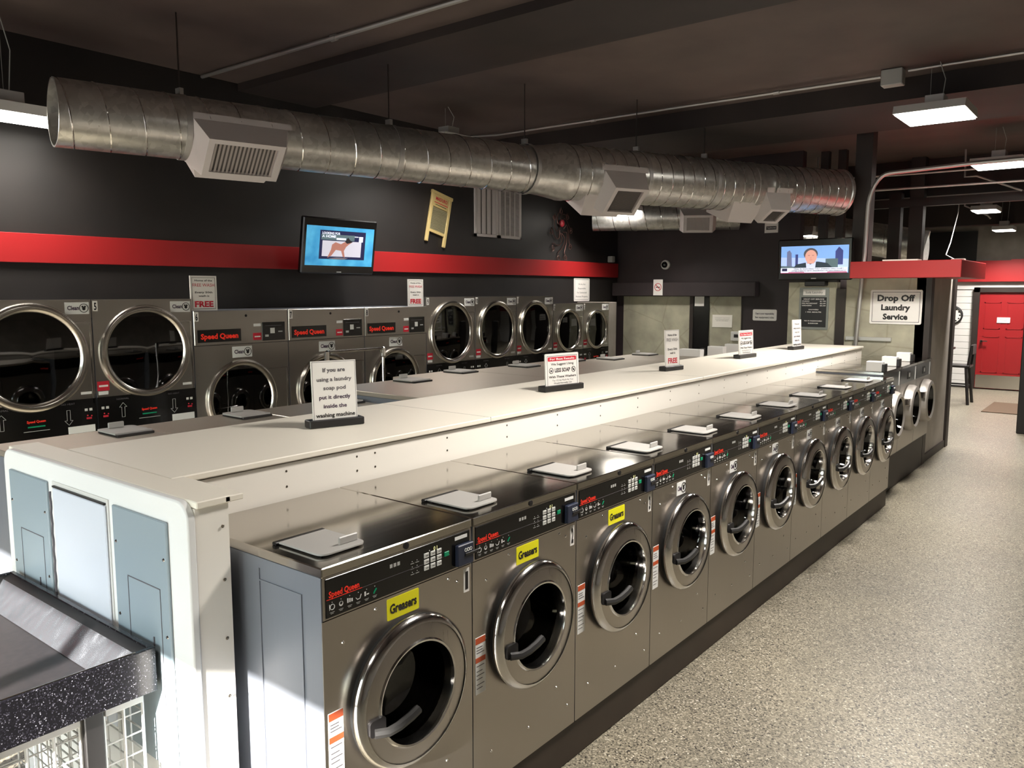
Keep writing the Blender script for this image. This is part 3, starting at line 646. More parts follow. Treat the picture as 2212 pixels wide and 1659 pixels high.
def single_dryer(label, x0, x1, num):
    t = thing('tumble_dryer', label, 'tumble dryer', (x0, YD, 0), 0, 'tumble dryers along the left wall'); w = x1-x0-.008; z1 = 1.85; cx, cz, r = w*.47, 1.05, .355
    b = MB(); b.plate_hole(0, w, .3, 1.545, cx, cz, r*.84, 0, 'steel_dryer'); b.box((0, .001, 0), (.005, .57, z1), 'steel_side'); b.box((w-.005, .001, 0), (w, .57, z1), 'steel_side'); b.box((0, .0, z1-.004), (w, .57, z1), 'steel_side'); b.box((0, 0, 0), (w, .01, .3), 'steel_dryer'); b.build('body', t)
    MB().box((0, -.012, 1.55), (w, 0, z1), 'steel_dryer', .005).build('upper_panel', t)
    MB().lathe([(r*.84, 0), (r*.84, -.45), (.001, -.45)], (cx, 0, cz), NY, 'drum_dark', 40).build('drum', t)
    door_parts(t, cx, cz, 0, r, style='dryer')
    s = MB(); s.box((cx+r*.8, -.0025, 1.30), (w-.02, -.001, 1.306), 'chrome'); s.box((w-.022, -.004, .8), (w-.014, 0, 1.306), 'chrome'); s.build('hinge', t)
    s = MB().box((.03, -.015, 1.575), (w*.47, -.012, 1.685), 'black_gloss'); s.text('Speed Queen', (w*.25, -.0152, 1.605), X, Z, .045, 'brand_red', w*.38, bold=.035); s.build('brand_plate', t)
    s = MB().box((w*.70, -.016, 1.565), (w*.96, -.012, 1.735), 'black_gloss', .002); s.box((w*.79, -.017, 1.63), (w*.84, -.016, 1.68), 'key_white'); s.box((w*.73, -.017, 1.60), (w*.77, -.016, 1.62), 'grey_plastic'); s.box((w*.88, -.017, 1.64), (w*.93, -.016, 1.65), 'grey_plastic'); s.box((w*.73, -.017, 1.70), (w*.92, -.016, 1.704), 'grey_ink'); s.build('control_panel', t)
    s = MB().box((w*.60, -.0135, 1.575), (w*.69, -.012, 1.64), 'red_ink'); MB().box((w*.61, -.0135, 1.70), (w*.69, -.012, 1.725), 'white_print').build('small_label', t); s.box((w*.615, -.0139, 1.60), (w*.68, -.0135, 1.612), 'sign_white'); s.build('price_sticker', t)
    s = MB().box((.008, -.0134, z1-.09), (.045, -.012, z1-.01), 'sign_white'); s.text(str(num), (.0265, -.0136, z1-.08), X, Z, .055, 'ink', .022, bold=.03); s.build('number_tag', t)
    MB().lathe([(.012, 0), (.012, .003), (.001, .004)], (w*.53, -.012, 1.80), NY, 'ink', 12).build('lock', t)
    sticker_clean(t, w*.38, w*.59, 1.425, 1.525, 0)
    return t
single_dryer('wide single dryer numbered 6, orange lettering on its upper panel, under the first FREE sign', 2.284, 3.252, 6)
single_dryer('wide single dryer numbered 7 below the wall television', 3.252, 4.202, 7)
single_dryer('wide single dryer numbered 8 below the second FREE sign', 4.202, 5.121, 8)
stack_dryer('stacked dryer numbered 9 right of the second FREE sign', 5.121, 5.969, 1.955, 1.54, .365, 9)
stack_dryer('stacked dryer numbered 10 below the two wall grilles', 5.969, 6.782, 1.955, 1.54, .36, 10)
stack_dryer('stacked dryer numbered 11, last of the taller dryers', 6.782, 7.599, 1.955, 1.54, .355, 11)
stack_dryer('shorter dryer numbered 12 with a round door', 7.599, 8.35, 1.85, 1.47, .30, 12)
stack_dryer('shorter dryer numbered 13 at the end of the dryers, below the responsibility notice', 8.35, 9.052, 1.85, 1.46, .29, 13)
tag(MB().box((9.055, 4.6, 0), (9.27, 5.18, 1.855), 'grey_panel', .004).build('end_panel'), 'grey filler panel closing the row of dryers', 'panel')

# wall signs near dryers
def wall_sign(name, label, M, w, h, lines, extra=None, fr=True, r=.002, cat='sign', mt_='sign_white', ink='ink'):
    """M maps local (x right, z up, facing -y) to world"""
    t = tag(bpy.data.objects.new(name, None), label, cat); COL.objects.link(t); t.matrix_basis = M; t.empty_display_size = .1
    MB().prism(rrect(-w/2, w/2, 0, h, r, 4), (0, 0, 0), X, Z, (0, -.008, 0), mt_).build('sign_panel', t)
    q = MB(); y = -.0082
    if fr:
        i, th = min(w, h)*.06, min(w, h)*.012
        for A, B in (((-w/2+i, y-.0004, i), (w/2-i, y, i+th)), ((-w/2+i, y-.0004, h-i-th), (w/2-i, y, h-i)), ((-w/2+i, y-.0004, i), (-w/2+i+th, y, h-i)), ((w/2-i-th, y-.0004, i), (w/2-i, y, h-i))): q.box(A, B, ink)
    sign_text(q, lines, w, h, y)
    if extra: extra(q, y)
    q.build('lettering', t); return t
T = Matrix.Translation; RZ = lambda a: Matrix.Rotation(a, 4, 'Z')
FREE2 = [('Home of the', .84, .05, .66, 'ink', .02), ('FREE WASH', .69, .09, .82, 'red_ink', .0), ('Every 50th', .50, .05, .66, 'ink', .02), ('wash is', .40, .05, .40, 'ink', .02), ('FREE', .11, .16, .70, 'red_ink', .04)]
wall_sign('free_wash_sign', 'white FREE wash sign left of the wall television, standing on the dryers', T((2.41, YD+.03, 1.852)), .25, .30, FREE2)
wall_sign('free_wash_sign', 'white FREE wash sign right of the wall television, above dryer numbered 8', T((4.98, YD+.03, 1.852)), .24, .30, FREE2)
wall_sign('notice_sign', 'white notice about unattended property on the dark wall above the last dryers', T((9.20, YL, 1.865)), .44, .36, [('We Are Not', .70, .07, .46, 'ink', 0), ('Responsible', .52, .07, .48, 'ink', 0), ('For Unattended', .34, .07, .62, 'ink', 0), ('Personal Property', .17, .07, .76, 'ink', 0)], r=.02)

# television 1
def tv(label, M, w, h, screen):
    t = tag(bpy.data.objects.new('television', None), label, 'television'); COL.objects.link(t); t.matrix_basis = M
    b = MB().box((-w/2, 0, -h/2), (w/2, .06, h/2), 'black_gloss', .012); b.box((-w/2+.1, .06, -h/2+.1), (w/2-.1, .09, h/2-.08), 'black_plastic', .01)
    b.build('housing', t); s = MB(); screen(s, w-.08, h-.17); s.build('screen', t)
    MB().box((-.03, -.002, -h/2+.015), (.03, 0, -h/2+.025), 'grey_plastic').build('badge', t)
    k = MB().box((-.05, .09, -.03), (.05, .16, .03), 'black_plastic'); k.cyl((0, .16, 0), (0, .24, 0), .02, 'black_plastic'); k.build('wall_mount', t)
    return t
def scr1(s, w, h):
    y = -.002; s.box((-w/2, y, -h/2), (w/2, 0, h/2), 'tv_blue')
    def q(x0, x1, z0, z1, m_, d=1): s.box((x0*w, y-.0006*d, z0*h), (x1*w, y-.0006*(d-1), z1*h), m_)
    q(-.31, .37, -.33, .40, 'tv_navy'); q(-.27, .31, -.26, .14, 'tv_grey', 2); q(-.29, .2, .16, .3, 'tv_greenish', 2)
    s.text('LOOKING FOR', (-.28*w, y-.0012, .30*h), X, Z, .06*h, 'tv_white', w*.26, 'L', .03); s.text('A HOME', (-.28*w, y-.0012, .22*h), X, Z, .06*h, 'tv_white', w*.2, 'L', .03)
    q(-.07, .07, .17, .22, 'tv_white', 3); q(.27, .33, .14, .28, 'tv_white', 3); q(.2, .26, .26, .28, 'tv_white', 3)
    u = w; dog = [(-.13, .02), (-.08, .05), (0, .03), (.06, .06), (.11, .10), (.17, .06), (.12, .03), (.08, .0), (.05, -.05), (.07, -.13), (.04, -.12), (.01, -.05), (-.07, -.04), (-.13, -.11), (-.19, -.14), (-.14, -.04)]
    s.prism([(a*u, b*u) for a, b in dog], (0, y-.0012, 0), X, Z, (0, -.0008, 0), 'tv_dog')
    s.prism([(a*u, b*u) for a, b in [(.06, .06), (.10, .115), (.13, .085), (.175, .06), (.12, .045), (.09, .04)]], (0, y-.0020, 0), X, Z, (0, -.0005, 0), 'tv_black')
    s.prism([(a*u, b*u) for a, b in [(-.18, -.145), (-.05, -.13), (.12, -.135), (.06, -.155), (-.1, -.155)]], (0, y-.0020, 0), X, Z, (0, -.0005, 0), 'tv_shade')
tv('wall television showing a blue picture with a running dog', T((4.16, 4.90, 2.485)) @ RZ(R(-2)) @ Matrix.Rotation(R(9), 4, 'X'), .95, .575, scr1)
def scr2(s, w, h):
    y = -.002; s.box((-w/2, y, -h/2), (w/2, 0, h/2), 'tv_sky')
    def P(pts, m_, d): s.prism([(a*w, b*h) for a, b in pts], (0, y-.0006*d, 0), X, Z, (0, -.0006, 0), m_)
    P([(-.5, .1), (.5, 0), (.5, -.3), (-.5, -.3)], 'tv_sky2', 0)
    P([(-.41, -.3), (-.41, .3), (-.37, .36), (-.34, .25), (-.33, -.3)], 'tv_tower2', 1); P([(-.28, -.3), (-.28, .2), (-.24, .2), (-.24, -.3)], 'tv_tower', 1)
    P([(.31, -.2), (.31, .28), (.36, .44), (.42, .3), (.42, -.2)], 'tv_tower', 1); P([(.17, -.3), (.17, .02), (.35, .02), (.35, -.3)], 'tv_greenish', 2); P([(-.5, -.3), (-.5, -.22), (-.3, -.25), (-.3, -.3)], 'tv_greenish', 2)
    P([(-.32, -.32), (-.26, -.17), (-.1, -.1), (.06, -.08), (.2, -.14), (.28, -.32)], 'tv_suit', 3); P([(-.11, -.32), (-.12, -.1), (-.05, -.18), (.03, -.08), (.02, -.32)], 'tv_shirt', 4)
    c = lambda cx, cz, rx, rz, n=18: [(cx+rx*cos(2*pi*i/n), cz+rz*sin(2*pi*i/n)) for i in range(n)]
    P(c(-.05, .2, .105, .22), 'tv_hair', 5); P(c(-.045, .10, .088, .25), 'tv_skin', 6); P([(-.1, -.15), (0, -.15), (0, -.05), (-.1, -.05)], 'tv_skin', 5)
    for a, b, cc, d in ((-.09, -.06, .14, .155), (-.03, .0, .14, .155), (-.065, -.025, -.02, -.005), (-.05, -.04, .04, .07)): P([(a, cc), (b, cc), (b, d), (a, d)], 'tv_dog' if d != .155 else 'tv_hair', 7)
    P([(-.5, -.48), (.49, -.48), (.49, -.3), (-.5, -.3)], 'tv_white', 6); P([(-.48, -.42), (-.40, -.42), (-.40, -.32), (-.48, -.32)], 'tv_navy', 7); P([(-.38, -.475), (-.14, -.475), (-.14, -.45), (-.38, -.45)], 'tv_red', 7); P([(.2, -.475), (.48, -.475), (.48, -.45), (.2, -.45)], 'tv_red', 7); P([(-.5, -.5), (.49, -.5), (.49, -.482), (-.5, -.482)], 'tv_red', 7)
    s.text('TRIAL IN SHOOTING THAT SPARKED SANCTUARY', (.07*w, y-.006, -.365*h), X, Z, .045*h, 'tv_black', w*.74, bold=.02); s.text('CITIES DEBATE GETS UNDERWAY IN SAN FRANCISCO', (.07*w, y-.006, -.435*h), X, Z, .045*h, 'tv_black', w*.8, bold=.02)
tv('television showing a news speaker in a dark suit, above the price board', T((8.62, 1.43, 2.405)) @ RZ(R(-90)) @ Matrix.Rotation(R(2), 4, 'X'), .89, .50, scr2)
tag(MB().box((8.66, 1.3, 2.08), (8.79, 1.55, 2.145), 'black_plastic', .01).build('shelf_bracket'), 'dark bracket under the news television', 'bracket')

# washboard, grilles, wire art
M = T((5.95, YL-.005, 2.92)) @ Matrix.Rotation(R(-12), 4, 'Y').inverted()
M = T((5.95, YL-.005, 2.92)) @ Matrix.Rotation(R(13), 4, 'Y')
t = tag(bpy.data.objects.new('washboard', None), 'old wooden washboard hung tilted on the dark wall', 'washboard'); COL.objects.link(t); t.matrix_basis = M
b = MB().box((-.18, -.03, -.33), (-.135, 0, .30), 'wood_light', .004); b.box((.135, -.03, -.33), (.18, 0, .30), 'wood_light', .004); b.box((-.19, -.034, .27), (.19, 0, .31), 'wood_light', .004); b.box((-.135, -.024, .12), (.135, -.004, .27), 'wood_light'); b.box((-.135, -.026, -.20), (.135, -.004, -.165), 'wood_light'); b.build('frame', t)
b = MB()
for k in range(15): b.cyl((-.135, -.016, -.155+k*.018), (.135, -.016, -.155+k*.018), .009, 'washboard_metal', 8)
b.box((-.135, -.012, -.165), (.135, -.006, .12), 'washboard_metal'); b.build('ribbed_plate', t)
b = MB().text('MAYTAG', (0, -.0245, .205), X, Z, .04, 'red_ink', .22, bold=.02); b = MB(); b.text('MADURO', (0, -.0245, .205), X, Z, .04, 'red_ink', .21, bold=.03); b.box((-.12, -.0248, .17), (.12, -.024, .18), 'red_ink'); b.box((-.1, -.0248, .145), (.1, -.024, .152), 'ink'); b.build('lettering', t)
def grille(label, x0, x1, kind):
    t = thing('wall_grille', label, 'vent grille', (x0, YL, 2.74)); w = x1-x0; h = .72
    b = MB(); 
    for A, B in (((0, -.02, 0), (w, 0, .035)), ((0, -.02, h-.035), (w, 0, h)), ((0, -.02, 0), (.035, 0, h)), ((w-.035, -.02, 0), (w, 0, h))): b.box(A, B, 'vent_white')
    b.box((.03, -.004, .03), (w-.03, 0, h-.03), 'vent_dark'); b.build('frame', t)
    s = MB()
    if kind: 
        for i in range(4): s.box((.03+(w-.06)*(i+.5)/4-.035, -.014, .04), (.03+(w-.06)*(i+.5)/4+.035, -.008, h-.04), 'vent_white')
    else:
        for i in range(36): s.box((.035, -.014, .04+i*.0178), (w-.035, -.006, .048+i*.0178), 'vent_white')
        for i in range(1, 4): s.box((.035+(w-.07)*i/4-.006, -.016, .035), (.035+(w-.07)*i/4+.006, -.006, h-.035), 'vent_white')
    s.build('louvres', t)
grille('white wall grille with wide upright blades, left of the pair under the duct', 6.64, 7.12, 1)
grille('white wall grille with fine horizontal slots, right of the pair under the duct', 7.14, 7.63, 0)
t = thing('wire_wall_art', 'dark wire octopus-like ornament with a red centre on the black wall', 'wall ornament', (8.6, YL-.03, 2.95))
b = MB()
for k in range(9):
    a = 2*pi*k/9; pts = []
    for i in range(26):
        s_ = i/25; rr = .06+.25*s_; aa = a+1.0*sin(s_*5)*.5; pts.append((rr*cos(aa)*.85, -.01*sin(s_*6), rr*sin(aa)*1.15-.05*s_))
    c = Vector(pts[-1]); b.tube(pts, .006, 'wire_brown', 5)
    b.tube([(c.x+.045*cos(j*.6+a)*(1-j/22), 0, c.z-.05+.05*sin(j*.6+a)*(1-j/22)) for j in range(16)], .005, 'wire_brown', 5)
b.build('wire_arms', t); MB().lathe([(.001, .03), (.05, .02), (.055, 0)], (0, 0, .08), NY, 'red_ink', 16).build('centre', t)

# ------------------------------------------------------------------ ceiling lamps
def lamp(label, x, y, z, lx=.40, ly=.62, hang='box', power=1.0):
    t = thing('ceiling_light', label, 'ceiling light', (x, y, z), 0, 'high bay lamps')
    b = MB().prism([(-lx/2, 0), (-lx/2+.03, .07), (lx/2-.03, .07), (lx/2, 0)], (0, -ly/2, 0), X, Z, (0, ly, 0), 'white_paint'); b.build('housing', t)
    b = MB().box((-.09, -.075, .07), (.09, .075, .17), 'white_paint', .004); b.build('driver_box', t)
    MB().box((-lx/2+.012, -ly/2+.015, -.012), (lx/2-.012, ly/2-.015, -.001), 'lamp_glow').build('diffuser', t)
    MB().tube([(0, -.05, .17), (.02, -.06, .17+(CEIL-z-.17)*.5), (-.03, -.02, CEIL-z)], .004, 'grey_plastic', 5).build('cable', t)
    MB().tube([(0, .05, .17), (0, .05, CEIL-z)], .002, 'grey_plastic', 4).build('hanging_wire', t)
    ld = bpy.data.lights.new('lamp_light', 'AREA'); ld.shape = 'RECTANGLE'; ld.size = lx; ld.size_y = ly; ld.energy = LAMP_W*power; ld.color = LAMP_COL; ld.spread = R(135)
    lo = bpy.data.objects.new('lamp_light', ld); COL.objects.link(lo); lo.parent = t; lo.location = (0, 0, -.02)
    return t
RX = pi/2
lamp('bright white high bay lamp near the top right, nearest of the aisle row', 6.6, -.22, 3.55, .62, .56)
lamp('high bay lamp second in the aisle row, at the right edge', 10.15, -.25, 3.55, .6, .55)
lamp('high bay lamp third in the aisle row, above the red door side', 13.6, .35, 3.3, .6, .36)
lamp('small distant high bay lamp, last of the aisle row, before the back wall', 16.35, .43, 3.16, .5, .35)
lamp('high bay lamp above the aisle behind the camera side', 2.3, -.9, 3.62, .6, .5)
lamp('long lamp partly behind the open duct end at the left edge', 1.0, 4.72, 3.27, 1.1, .4, power=.2)
lamp('lamp glimpsed under the duct vent in the middle of the ceiling', 5.2, 4.3, 3.62, .6, .4, power=.4)
lamp('lamp peeping out below the duct beside the second diffuser', 9.0, 4.35, 3.2, .5, .4, power=.4)
lamp('lamp seen through the gap above the news television', 13.0, 2.93, 2.98, .5, .22, power=.4)
lamp('added unseen lamp above the entrance side of the left aisle', -2.2, 3.4, 3.5, .6, .4, power=.15)  # added out of view; no lamp is known to hang here
lamp('added unseen lamp above the entrance behind the camera', -2.2, -1.0, 3.6, .6, .4, power=.25)  # weak extra lamp, unseen, added without a known fixture

# ------------------------------------------------------------------ conduits
def conduit(label, pts, r=.013, extra=None):
    t = thing('conduit', label, 'conduit', pts[0]); MB().tube(pts, r, 'pipe_metal', 8).build('pipe', t, world=True)
    if extra:
        for e in extra: MB().cyl((e[0], e[1]-.03, e[2]), (e[0], e[1]+.03, e[2]), r*1.5, 'pipe_metal', 8).build('coupling', t, world=True)
zc = CEIL-.025
conduit('bright metal conduit crossing the ceiling above the nearest diffuser', [(2.80, 6-.85, zc), (2.82, 3, zc), (2.84, 0, zc), (2.84, -3.5, zc)], .018, [(2.82, 3.3, zc)])
conduit('thin conduit on the ceiling running to the junction box of the nearest lamp', [(6.48, 5.1, zc), (6.52, 4.7, zc-.02), (6.55, 2.4, zc-.02), (6.6, .25, zc-.02)], .014, [(6.54, 3.3, zc-.02), (6.57, 1.2, zc-.02)])
conduit('thin conduit continuing right from the junction box', [(6.6, .02, zc), (6.58, -3.5, zc)], .013)
t = thing('junction_box', 'grey junction box on the ceiling beside the nearest lamp', 'junction box', (6.58, .14, zc-.03)); MB().box((-.06, -.09, -.09), (.06, .09, .05), 'grey_plastic', .006).build('casing', t)
conduit('thin conduit on the ceiling passing the second aisle lamp', [(11.2, 2.8, CEIL), (11.2, 2.8, zc-.28), (11.4, 1, zc-.28), (11.5, -3, zc-.28)], .014)
conduit('conduit hung lower behind the wide dark column', [(11.0, 2.2, CEIL), (11.0, 2.2, 3.46), (11.3, -3, 3.46), (11.3, -3.02, CEIL)], .016)
pts = [(8.72, .93, 1.30), (8.70, .90, 1.9), (8.68, .865, 2.45), (8.68, .855, 2.95)]
for k in range(1, 9): a = pi/2*k/8; pts.append((8.68, .855-.22*(1-cos(a)), 2.95+.42*sin(a)))
pts += [(8.68, -.2, 3.40), (8.68, -3.5, 3.43)]
conduit('stout bent steel pipe rising in front of the red canopy and turning along the ceiling', pts, .024)
tag(MB().box((8.755, .54, 1.43), (8.779, 1.06, 1.475), 'pipe_metal', .003).build('strut_channel'), 'short horizontal metal strut on the mottled wall behind the bent pipe', 'strut')
conduit('thin pale cable curving down to the top of the red canopy', [(13.7, .74, CEIL), (13.6, .75, 3.3), (13.4, .80, 2.8), (13.1, .8, 2.6), (12.8, .6, 2.5), (12.6, .45, 2.48)], .008)
conduit('slanted grey rod on the ceiling left of the third aisle lamp', [(11.6, .36, CEIL), (11.6, .35, 3.62), (11.6, .2, 3.62), (11.6, -.35, 3.38)], .014)
conduit('slanted cable leading to the farthest aisle lamp', [(15.2, .95, CEIL), (15.2, .92, 3.55), (15.2, .55, 3.36), (15.2, .5, 3.30)], .014)

# ------------------------------------------------------------------ ducts
def frame_of(a, b):
    d = (b-a).normalized(); s = Vector((0, 0, 1)).cross(d).normalized(); return d, s  # s points to +y side for +x direction
def duct(t, pts, rads, seam=.22, step=.25):
    n = 0
    for (a, b), r in zip(zip(pts, pts[1:]), rads):
        a, b = Vector(a), Vector(b); L = (b-a).length
        MB().lathe([(r, 0), (r, L)], a, b-a, 'galvanised_duct', 48).build('duct_section', t, 60, world=True)
        # spiral seam
        turns = int(L/seam); P = []; d = (b-a).normalized(); u = Vector((0, 0, 1)); u = (u-d*u.dot(d)).normalized(); v = d.cross(u)
        for i in range(turns*28+1):
            f = i/(turns*28) if turns else 0; an = 2*pi*turns*f; P.append(a+d*(L*f)+(u*cos(an)+v*sin(an))*(r+.001))
        if turns: MB().tube(P, .0055, 'chrome', 4).build('spiral_seam', t, 60, world=True)
DZ = 3.2
P0, P1, P2, P3 = (1.0, 3.98, DZ), (4.98, 3.03, DZ), (7.55, 1.90, DZ), (8.72, 1.24, DZ)
t = thing('ventilation_duct', 'large galvanised spiral duct crossing the whole ceiling from open left end', 'duct', P0)
v0, v1, v2, v3 = map(Vector, (P0, P1, P2, P3)); r1, r2, r3 = .225, .272, .262
e1 = v1+(v2-v1).normalized()*.38
MBI = MB()
duct(t, [v0, v1], [r1])
duct(t, [e1, v2], [r2], .14); duct(t, [v2+(v3-v2).normalized()*.25, v3], [r3], .11)
def taper(a, ra, b, rb, nm):
    a, b = Vector(a), Vector(b); d = b-a; L = d.length
    MB().lathe([(ra, 0), (ra+.006, .01), (ra+.006, .05), ((ra*.6+rb*.4), L*.4), (rb, L*.8), (rb+.006, L*.85), (rb+.006, L-.005), (rb, L)], a, d, 'galvanised_duct', 48).build(nm, t, 30, world=True)
taper(v1-(v1-v0).normalized()*.03, r1, e1, r2, 'reducer'); taper(v2, r2, v2+(v3-v2).normalized()*.25, r3, 'reducer')
MB().lathe([(r3, 0), (r3+.012, .01), (r3+.012, .04), (r3-.06, .05), (.001, .06)], v3, v3-v2, 'galvanised_duct', 48).build('end_cap', t, world=True)
MB().lathe([(r1, 0), (r1-.012, 0), (r1-.012, .3)], v0, v1-v0, 'galvanised_duct', 48).build('open_end', t, world=True)
MB().disc(v0+(v1-v0).normalized()*.3, r1-.012, v1-v0, 'ceiling_paint', 40, .002).build('inner_baffle', t, world=True)
def strap(c, d, r):
    c, d = Vector(c), Vector(d).normalized()
    k = MB().lathe([(r+.002, -.02), (r+.006, -.02), (r+.006, .02), (r+.002, .02)], c, d, 'pipe_metal', 40).build('strap', t, world=True)
    k = MB().tube([c+Vector((0, 0, r)), Vector((c.x, c.y, CEIL))], .006, 'dark_trim', 6); k.box((c.x-.015, c.y-.03, c.z+r), (c.x+.015, c.y+.03, c.z+r+.05), 'pipe_metal'); k.build('hanger_rod', t, world=True)
d01 = v1-v0; d12 = v2-v1; d23 = v3-v2
strap(v0+d01*.20, d01, r1); strap(v0+d01*.62, d01, r1); strap(v0+d01*.985, d01, r1+.01); strap(e1+(v2-e1)*.37, d12, r2); strap(e1+(v2-e1)*.75, d12, r2)
def diffuser(t, c, d, r, L, side, ang=-38, proj=.13, nblades=16, fk=.70, arc0=54, fill=.36):
    """tapered saddle box on the duct; side -1 faces the camera side"""
    c, d = Vector(c), Vector(d).normalized(); up_ = Vector((0, 0, 1)); s = up_.cross(d).normalized()*(1 if side > 0 else -1)
    a = R(ang); n = s*cos(a)+up_*sin(a); q = -s*sin(a)+up_*cos(a)      # n outward, q 'up' along face
    # saddle flange + tapered box : cross-section in (n,q)
    hw = r*.92; fo = r+proj; fh = r*fk
    def pt(x, nn, qq): return c+d*x+n*nn+q*qq
    arc = [(r*cos(R(b)), r*sin(R(b))) for b in range(arc0-120, arc0+1, 12)]
    m_ = MB(); ext = .03
    for x, sg in ((-L/2, 1), (L/2, -1)):
        xo = x+sg*L*.10
        P = [pt(x, p, q_) for p, q_ in arc]+[pt(xo, fo, fh), pt(xo, fo, -fh)]
        m_.add(P, [tuple(range(len(P)))[::sg]], 'vent_white')
    pA, pB = arc[-1], arc[0]
    for (u0, u1), (w0, w1) in ((pA, (fo, fh)), (pB, (fo, -fh))):
        m_.add([pt(-L/2, u0, u1), pt(L/2, u0, u1), pt(L/2-L*.10, w0, w1), pt(-L/2+L*.10, w0, w1)], [(0, 1, 2, 3)], 'vent_white')
    # face frame
    xa, xb, fa = -L/2+L*.10, L/2-L*.10, fh; ia, ib, ifa = xa+.045, xb-.045, fh-.036
    P = [pt(xa, fo, -fa), pt(xb, fo, -fa), pt(xb, fo, fa), pt(xa, fo, fa), pt(ia, fo, -ifa), pt(ib, fo, -ifa), pt(ib, fo, ifa), pt(ia, fo, ifa), pt(ia, fo-.03, -ifa), pt(ib, fo-.03, -ifa), pt(ib, fo-.03, ifa), pt(ia, fo-.03, ifa)]
    m_.add(P, [(0, 1, 5, 4), (1, 2, 6, 5), (2, 3, 7, 6), (3, 0, 4, 7), (4, 5, 9, 8), (5, 6, 10, 9), (6, 7, 11, 10), (7, 4, 8, 11)], 'vent_white'); m_.add(P[8:], [(0, 1, 2, 3)], 'vent_dark')
    fl = [(r+.004)*1.0]
    P = []
    for x in (-L/2-ext, L/2+ext):
        for b in range(arc0-2, arc0+12, 4): P.append(c+d*x+n*((r+.005)*cos(R(b)))+q*((r+.005)*sin(R(b))))
    k5 = len(P)//2; m_.add(P, [(i, i+1, k5+i+1, k5+i) for i in range(k5-1)], 'vent_white')
    o = m_.build('diffuser', t, 20, world=True)
    g = MB()
    for i in range(nblades):
        x = ia+(ib-ia)*(i+.5)/nblades; bw = (ib-ia)/nblades*fill
        g.add([pt(x-bw, fo-.004, -ifa), pt(x+bw, fo-.016, -ifa), pt(x+bw, fo-.016, ifa), pt(x-bw, fo-.004, ifa)], [(0, 1, 2, 3)], 'vent_white')
    mi = t.matrix_basis.inverted(); g.v = [tuple(mi @ Vector(p)) for p in g.v]; g.build('diffuser_blades', o)
f1 = v0+d01*.29
diffuser(t, f1, d01, r1, .70, -1, -44, .11); diffuser(t, f1, d01, r1, .66, 1, -50, .08)
f2 = e1+(v2-e1)*.235
diffuser(t, f2, d12, r2, .50, -1, -46, .13, 20, .62, 50, .44); diffuser(t, f2-d12.normalized()*.12, d12, r2, .55, 1, -60, .09, 20)
f3 = v2+d23.normalized()*.30
diffuser(t, f3-d23.normalized()*.03, d23, r3, .34, -1, -60, .13, 14, .5, 44, .46); diffuser(t, v2-d12.normalized()*.1, d12, r2, .45, 1, -68, .09, 14)
# rear duct behind
Q0, Q1 = Vector((9.05, 4.9, 3.13)), Vector((10.05, 3.0, 3.12))
t = thing('ventilation_duct', 'dim second duct behind and below the main duct, with one white diffuser', 'duct', Q0)
duct(t, [Q0, Q1], [.2]); MB().disc(Q0, .2, Q0-Q1, 'galvanised_duct', 32).build('end_cap', t, world=True)
diffuser(t, Q0+(Q1-Q0)*.72, Q1-Q0, .2, .52, -1, -25, .12, 16, .66, 54, .44)
strap(Q0+(Q1-Q0)*.3, Q1-Q0, .2)
t = thing('ventilation_duct', 'sloping duct seen through the gap between the dark columns', 'duct', (12.6, 3.6, 3.35))
duct(t, [Vector((13.2, 3.9, 3.3)), Vector((13.6, 1.2, 2.75))], [.28]); MB().disc((13.6, 1.2, 2.75), .28, (0, -1, 0), 'galvanised_duct', 32).build('end_cap', t, world=True)

# ------------------------------------------------------------------ items on the dark rear wall and drop off wall
MR = lambda y, z: T((XR, y, z)) @ RZ(R(-90))
MP = lambda y, z: T((XP, y, z)) @ RZ(R(-90))
t = tag(bpy.data.objects.new('security_camera', None), 'white round security camera on the dark rear wall', 'camera'); COL.objects.link(t); t.matrix_basis = MR(4.30, 2.44)
MB().lathe([(.075, 0), (.075, .03), (.06, .045), (.05, .045)], (0, 0, 0), NY, 'white_paint', 28).build('housing', t); MB().lathe([(.05, .04), (.035, .07), (.001, .085)], (-.01, 0, 0), NY, 'black_gloss', 24).build('dome', t)
def nosmoke(q, y):
    q.ring((0, y, .13), .062, .009, NY, 'red_ink'); q.box((-.035, y-.001, .12), (.035, y, .135), 'ink'); q.tube([(-.04, y-.002, .17), (.04, y-.002, .09)], .005, 'red_ink', 5)
wall_sign('no_smoking_sign', 'small white no smoking sign on the dark header above the mottled panel', T((XR-.18, 4.335, 1.955)) @ RZ(R(-90)), .165, .25, [], nosmoke, fr=False)
wall_sign('notice_sign', 'white rounded notice on the dark wall between the mottled panels', MR(2.655, 1.585), .36, .165, [('Clean is your responsibility', .56, .16, .80, 'ink_purple', .02), ('See equipment rules', .22, .16, .80, 'ink', .02)], fr=False, r=.02)
wall_sign('notice_sign', 'cream paper notice on the narrow mottled panel of the rear wall', T((XR-.03, 3.305, 1.47)) @ RZ(R(-90)), .32, .19, [('Customers are not permitted', .74, .05, .74, 'grey_ink', 0), ('beyond this point please', .62, .05, .7, 'grey_ink', 0), ('ask the attendant', .50, .05, .6, 'grey_ink', 0)], fr=False, mt_='white_laminate')
wall_sign('paper_sheet', 'blank white sheet over the dark gap of the rear wall', T((XR-.05, 3.68, 1.79)) @ RZ(R(-90)), .155, .15, [], fr=False, cat='paper')
wall_sign('small_wall_sign', 'small white framed sign with black centre high on the dark rear wall', MR(2.60, 2.87), .20, .14, [], lambda q, y: (q.box((-.075, y-.001, .045), (.075, y, .095), 'ink'), q.text('TELEPHONE', (0, y-.0012, .058), X, Z, .024, 'sign_white', .13)), fr=False)
